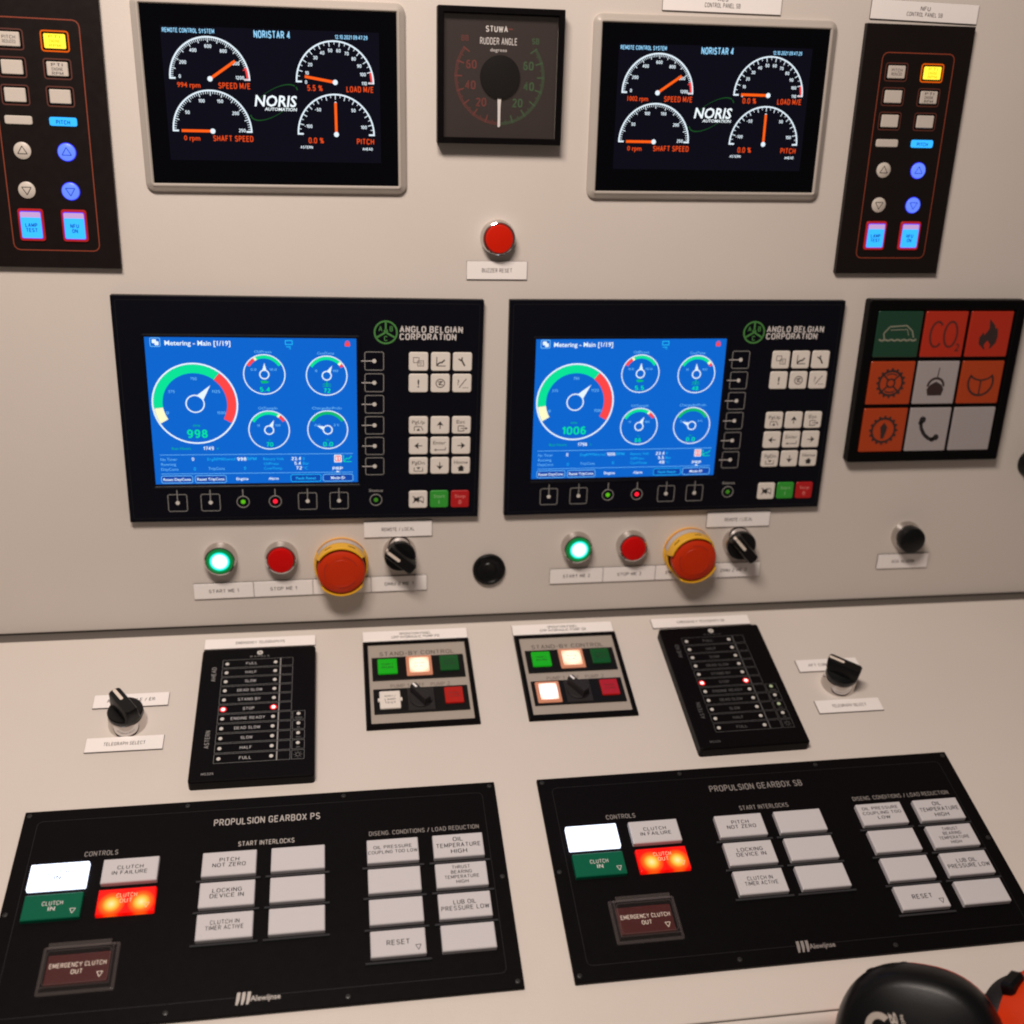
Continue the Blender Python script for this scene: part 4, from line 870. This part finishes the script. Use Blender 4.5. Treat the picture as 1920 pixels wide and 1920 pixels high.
# ---------------------------------------------------------------- gearbox panels
def gearbox(x, y, rot, sb, label):
    r = thing('gearbox_panel', label, 'control panel', 'L', x, y, rot, 'black propulsion gearbox panels')
    g = G(); g.slab(0, 0, 354.1, 171.1, 0.8, [(0, -0.2), (0, 2.6), (0.4, 3.0)], BLACK); part('plate', g, r)
    g = G(); g.rr(10.5, 9.5, 343.5, 159.5, 4, 0.35, 3.06, PLINED2); part('inner_line', g, r)
    for u, w in ((3.8, 4.3), (118, 4.4), (235.3, 4.6), (349.8, 4.4), (3.8, 85.3), (349.8, 85.7), (3.6, 166.2), (118.8, 165.6), (235.9, 166.0), (349.8, 166.4)):
        g = G(); g.lathe(0, 0, [(1.9, 0), (1.9, 0.5), (1.5, 1.0), (0.9, 1.1), (0.8, 0.5)], SCREW, 14); part('screw', g, r, u, w, 3)
    Z = 3.08; pm = PWHITE2 if not sb else PGREY2
    caption(r, 'PROPULSION GEARBOX ' + ('SB' if sb else 'PS'), 178, 21.1, 5.2, Z, pm, width=78)
    caption(r, 'CONTROLS', 60.5, 40.6, 3.6, Z, PGREY2, width=23); caption(r, 'START INTERLOCKS', 178, 41.2, 3.6, Z, pm, width=40.5); caption(r, 'DISENG. CONDITIONS / LOAD REDUCTION', 295.5, 40.6, 3.4, Z, PGREY2, width=83)
    g = G()
    for q in range(3):
        o = 163+q*3.4; g.poly([(o+0.6, 156.0), (o+2.8, 156.0), (o+2.4, 161), (o+1.2, 164.5), (o-0.2, 164.5), (o+0.2, 160)], Z, pm)
    g.text('Alewijnse', 182, 160.6, 3.8, Z, pm, width=19.5, bold=True); part('maker_logo', g, r)
    def key(x0, w0, wd, ht, m, t, lab=None, tm=INK, h=2.7, dy=4.2, tri=None, z=7.0, widths=None, ty=0):
        cx, cy = x0+wd/2, w0+ht/2; g = G()
        g.slab(-wd/2, -ht/2, wd/2, ht/2, 0.8, [(0, 2.9), (0.1, z-1.0), (0.4, z-0.35), (1.0, z)], m, seg=3)
        o = part('key', g, r, cx, cy, 0, lab); g = G()
        n = len(t)
        for i, s in enumerate(t): g.text(s, 0, ty+(i-(n-1)/2)*dy, h, z+0.07, tm, width=(widths[i] if widths else None))
        if tri: g.pline([(wd/2-7.4, ht/2-6.8), (wd/2-3.6, ht/2-6.8), (wd/2-5.5, ht/2-3.0)], 0.45, z+0.07, tri, True)
        if g.f: part('lettering', g, o)
        return o
    H = 20.0; R4 = (48.4, 73.2, 97.9, 122.4)
    key(14.3, 48.6, 40, 20.4, E_KEYW, ['CLUTCH', 'IN'] if not sb else [''], 'glowing white key', E_KEYD,  widths=[14, 4] if not sb else None)
    key(63.9, 48.6, 39, 19.9, LENSW, ['CLUTCH', 'IN FAILURE'], None, INK, widths=[17.5, 24])
    key(14.8, 73.0, 39.4, 19.8, GREENK, ['CLUTCH', 'IN'], 'green CLUTCH IN key', PWHITE, 2.9, widths=[13.5, 4], tri=PWHITE, z=6.6)
    o = key(64.1, 73.0, 39.3, 19.8, M_CLUTCHOUT, ['CLUTCH', 'OUT'], 'glowing red CLUTCH OUT key', E_TEXTW, 2.9, widths=[13.5, 8], tri=E_TEXTW, z=6.6, ty=-2)
    for i in range(3):
        key(133.1, R4[i]+0.7, 38.8, H, LENSW, [['PITCH', 'NOT ZERO'], ['LOCKING', 'DEVICE IN'], ['CLUTCH IN', 'TIMER ACTIVE']][i], widths=[[13.5, 23], [20, 23], [19.5, 25.5]][i], h=2.9, ty=-0.6)
        key(182.1, R4[i]+0.7, 39, H, LENSW, [])
    q1 = (['OIL PRESSURE', 'COUPLING TOO LOW'], [28, 36], 4.2) if not sb else (['OIL PRESSURE', 'COUPLING TOO', 'LOW'], [30, 32, 10], 4.4)
    for i in range(4):
        if i == 0: key(251.6, R4[i], 38.4, H, LENSW, q1[0], widths=q1[1], h=2.5, dy=q1[2], ty=-0.6)
        elif i < 3: key(251.6, R4[i], 38.4, H, LENSW, [])
        else: key(251.6, R4[i], 38.4, H-0.3, LENSW, ['RESET'], h=3.3, widths=[15.5], tri=INK)
    key(300.6, R4[0], 38.2, H, LENSW, ['OIL', 'TEMPERATURE', 'HIGH'], h=3.2, dy=5.2, widths=[7, 33, 11.5])
    key(300.6, R4[1], 38.2, H, LENSW, ['THRUST', 'BEARING', 'TEMPERATURE', 'HIGH'], h=2.5, dy=4.0, widths=[13, 15, 25, 8.5])
    key(300.6, R4[2], 38.2, H, LENSW, ['LUB OIL', 'PRESSURE LOW'], h=3.1, dy=4.6, widths=[16, 34])
    key(300.6, R4[3], 38.2, H-0.2, LENSW, [])
    # thin dark ribs between the key rows
    for u0, u1, rows in ((129.8, 175.2, 3), (178.6, 224.2, 3), (248.0, 293.2, 4), (297.2, 342.4, 4)):
        for i in range(rows):
            if u0 > 290 and i == 3: continue
            g = G(); g.box(u0, R4[i]+21.6+(0.4 if u0 < 240 else 0), u1, R4[i]+23.2+(0.4 if u0 < 240 else 0), 3.0, 4.6, RIB, 0.3); part('divider_rib', g, r)
    # guarded emergency key
    key(38.6, 119.4, 40.8, 21.4, EMREDK, ['EMERGENCY CLUTCH', 'OUT'], 'dark red emergency key under a clear cover', MARK, 2.9, 5.0, tri=MARK, z=6.0, widths=[36, 7])
    g = G(); g.slab(34.4, 112.4, 84.2, 146.8, 1.4, [(0, 3.1), (0.2, 4.0), (2.2, 4.6), (2.8, 8.6), (3.6, 9.4)], CLEAR2, cap=False)
    g.rect(37.9, 115.9, 80.7, 143.3, 9.4, CLEAR); g.box(39, 113.4, 79.6, 117.6, 9.5, 10.8, CLEAR2, 0.4); g.rr(38.6, 118.4, 80, 142.4, 2.2, 0.5, 9.5, CLEAR2)
    part('clear_cover', g, r)
PLINED2 = mat('fine_groove', (0.014, 0.013, 0.014), 0.4, spec=0.3)
PWHITE2 = mat('light_grey_print', (0.46, 0.42, 0.39), 0.6); PGREY2 = mat('mid_grey_print', (0.24, 0.215, 0.20), 0.6)
E_KEYD = emis('faint_print_on_lit_key', (120, 128, 175), 0.5, 0.03)
RIB = mat('glossy_black_rib', (0.03, 0.03, 0.034), 0.2, spec=0.6)
gearbox(-343.0, 193.6, 0.03, False, 'black PROPULSION GEARBOX PS panel of white keys at lower left')
gearbox(45.5, 194.0, 0.21, True, 'black PROPULSION GEARBOX SB panel of white keys at lower right')

# ---------------------------------------------------------------- ear defenders lying in front of the desk
def frame_from(n, up):
    n = Vector(n).normalized(); x = Vector(up).cross(n).normalized(); y = n.cross(x)
    return Matrix((x, y, n)).transposed().to_4x4()
hs = bpy.data.objects.new('ear_defenders', None); COL.objects.link(hs); tag(hs, 'black and orange ear defenders lying at the lower right corner', 'ear defenders')
HSX, HSY, HSZ = 259.0, -446.0, -7.0
hs.matrix_world = Matrix.Translation((HSX*MM, HSY*MM, HSZ*MM))
def cup(loc, n, up, rx, ry, lettered):
    F = Matrix.Translation((loc[0]*MM, loc[1]*MM, loc[2]*MM)) @ frame_from(n, up)
    def ell(k, z, ex=2.4):
        out = []
        for q in range(64):
            a = 2*PI*q/64; c, s_ = math.cos(a), math.sin(a)
            out.append((k*rx*math.copysign(abs(c)**(2/ex), c), -k*ry*math.copysign(abs(s_)**(2/ex), s_), z))
        return out
    def put(name, g, lab=None, par=None):
        o = part(name, g, par or hs, label=lab)
        if par is None: o.matrix_local = F
        return o
    g = G(); g.loops([ell(0.97, 4), ell(1.0, 8), ell(1.0, 14), ell(0.975, 20), ell(0.94, 27), ell(0.89, 30.8), ell(0.8, 32.83), ell(0.65, 34.7), ell(0.5, 36.55), ell(0.35, 37.7), ell(0.2, 38.44), ell(0.02, 38.8)], CUPB, smooth=True)
    shell = put('cup_shell', g)
    if lettered: P = [(0.90, -12), (0.97, -10), (0.98, 0), (0.96, 5), (0.93, 6)]
    else: P = [(0.94, -8), (1.03, -6), (1.05, 0), (1.04, 14), (1.0, 26), (0.9, 33), (0.8, 36)]
    g = G(); g.loops([ell(*p) for p in P], ORANGEP, smooth=True, floor=True); put('cup_ring', g)
    g = G(); g.loops([ell(0.74, -26), ell(0.86, -24), ell(0.91, -18), ell(0.90, -10), ell(0.85, -6)], CUSH, smooth=True, floor=True); put('cushion', g)
    return F, shell
F1, sh1 = cup((0, 0, 0), (-0.541, -0.497, 0.688), (0.027, 0.587, 0.809), 54, 62, True)
MARK2 = mat('grey_cup_print', (0.36, 0.31, 0.27), 0.5)
def curved(g):      # lay the print on the domed face
    out = []
    for x_, y_, z_ in g.v:
        q = (abs(x_/54)**2.4+abs(y_/62)**2.4)**(1/2.4); out.append((x_, y_, z_-0.0+(38.8-q*q*9.0 if q < 0.5 else 36.55-(q-0.5)*12.4)+0.35))
    g.v = out; return g
g = G(); g.text('Hellberg', -7, -7, 4.8, 0, MARK2, width=56, rot=112, bold=True); g.text('SAFETY COMMUNICATION', 0.5, -7, 1.7, 0, MARK2, width=56, rot=112, bold=True)
g.band(-23, -24, 4.5, 8.5, 50, 190, 0, MARK2)
part('lettering', curved(g), sh1)
F2, sh2 = cup((86, -5, -3), (0.45, -0.66, 0.60), (0.027, 0.587, 0.809), 47, 56, False)
g = G()   # wire yokes and headband
N = 24; rad = 3.0; pth = []
for k in range(N+1):
    t = k/N; a = PI*t
    pth.append(Vector((59-88*math.cos(a), -30-70*math.sin(a)*0.9, -50-30*math.sin(a))))
L = []
for k, p in enumerate(pth):
    d = (pth[min(k+1, N)]-pth[max(k-1, 0)]).normalized(); s1 = d.cross(Vector((0, 0, 1))).normalized(); s2 = d.cross(s1)
    L.append([tuple(p+s1*9*math.cos(2*PI*q/12)+s2*rad*math.sin(2*PI*q/12)) for q in range(12)])
g.loops([[(x_, -y_, z_) for x_, y_, z_ in l] for l in L], CUSH, smooth=True, floor=True); part('headband', g, hs)
g = G(); g.slab(-9, -5, 9, 5, 3, [(0, 0), (0, 6), (2, 8)], CUPB); o = part('yoke_clip', g, hs); o.matrix_local = F2 @ Matrix.Translation((-0.024, 0.054, -0.006)) @ Matrix.Rotation(math.radians(18), 4, 'Z')
g = G(); g.slab(-15, -8, 15, 8, 4, [(0, 2), (0, 9), (3, 12)], CUPB); o = part('yoke_clip', g, hs); o.matrix_local = F1 @ Matrix.Translation((-0.020, 0.050, 0.002)) @ Matrix.Rotation(math.radians(20), 4, 'Z')
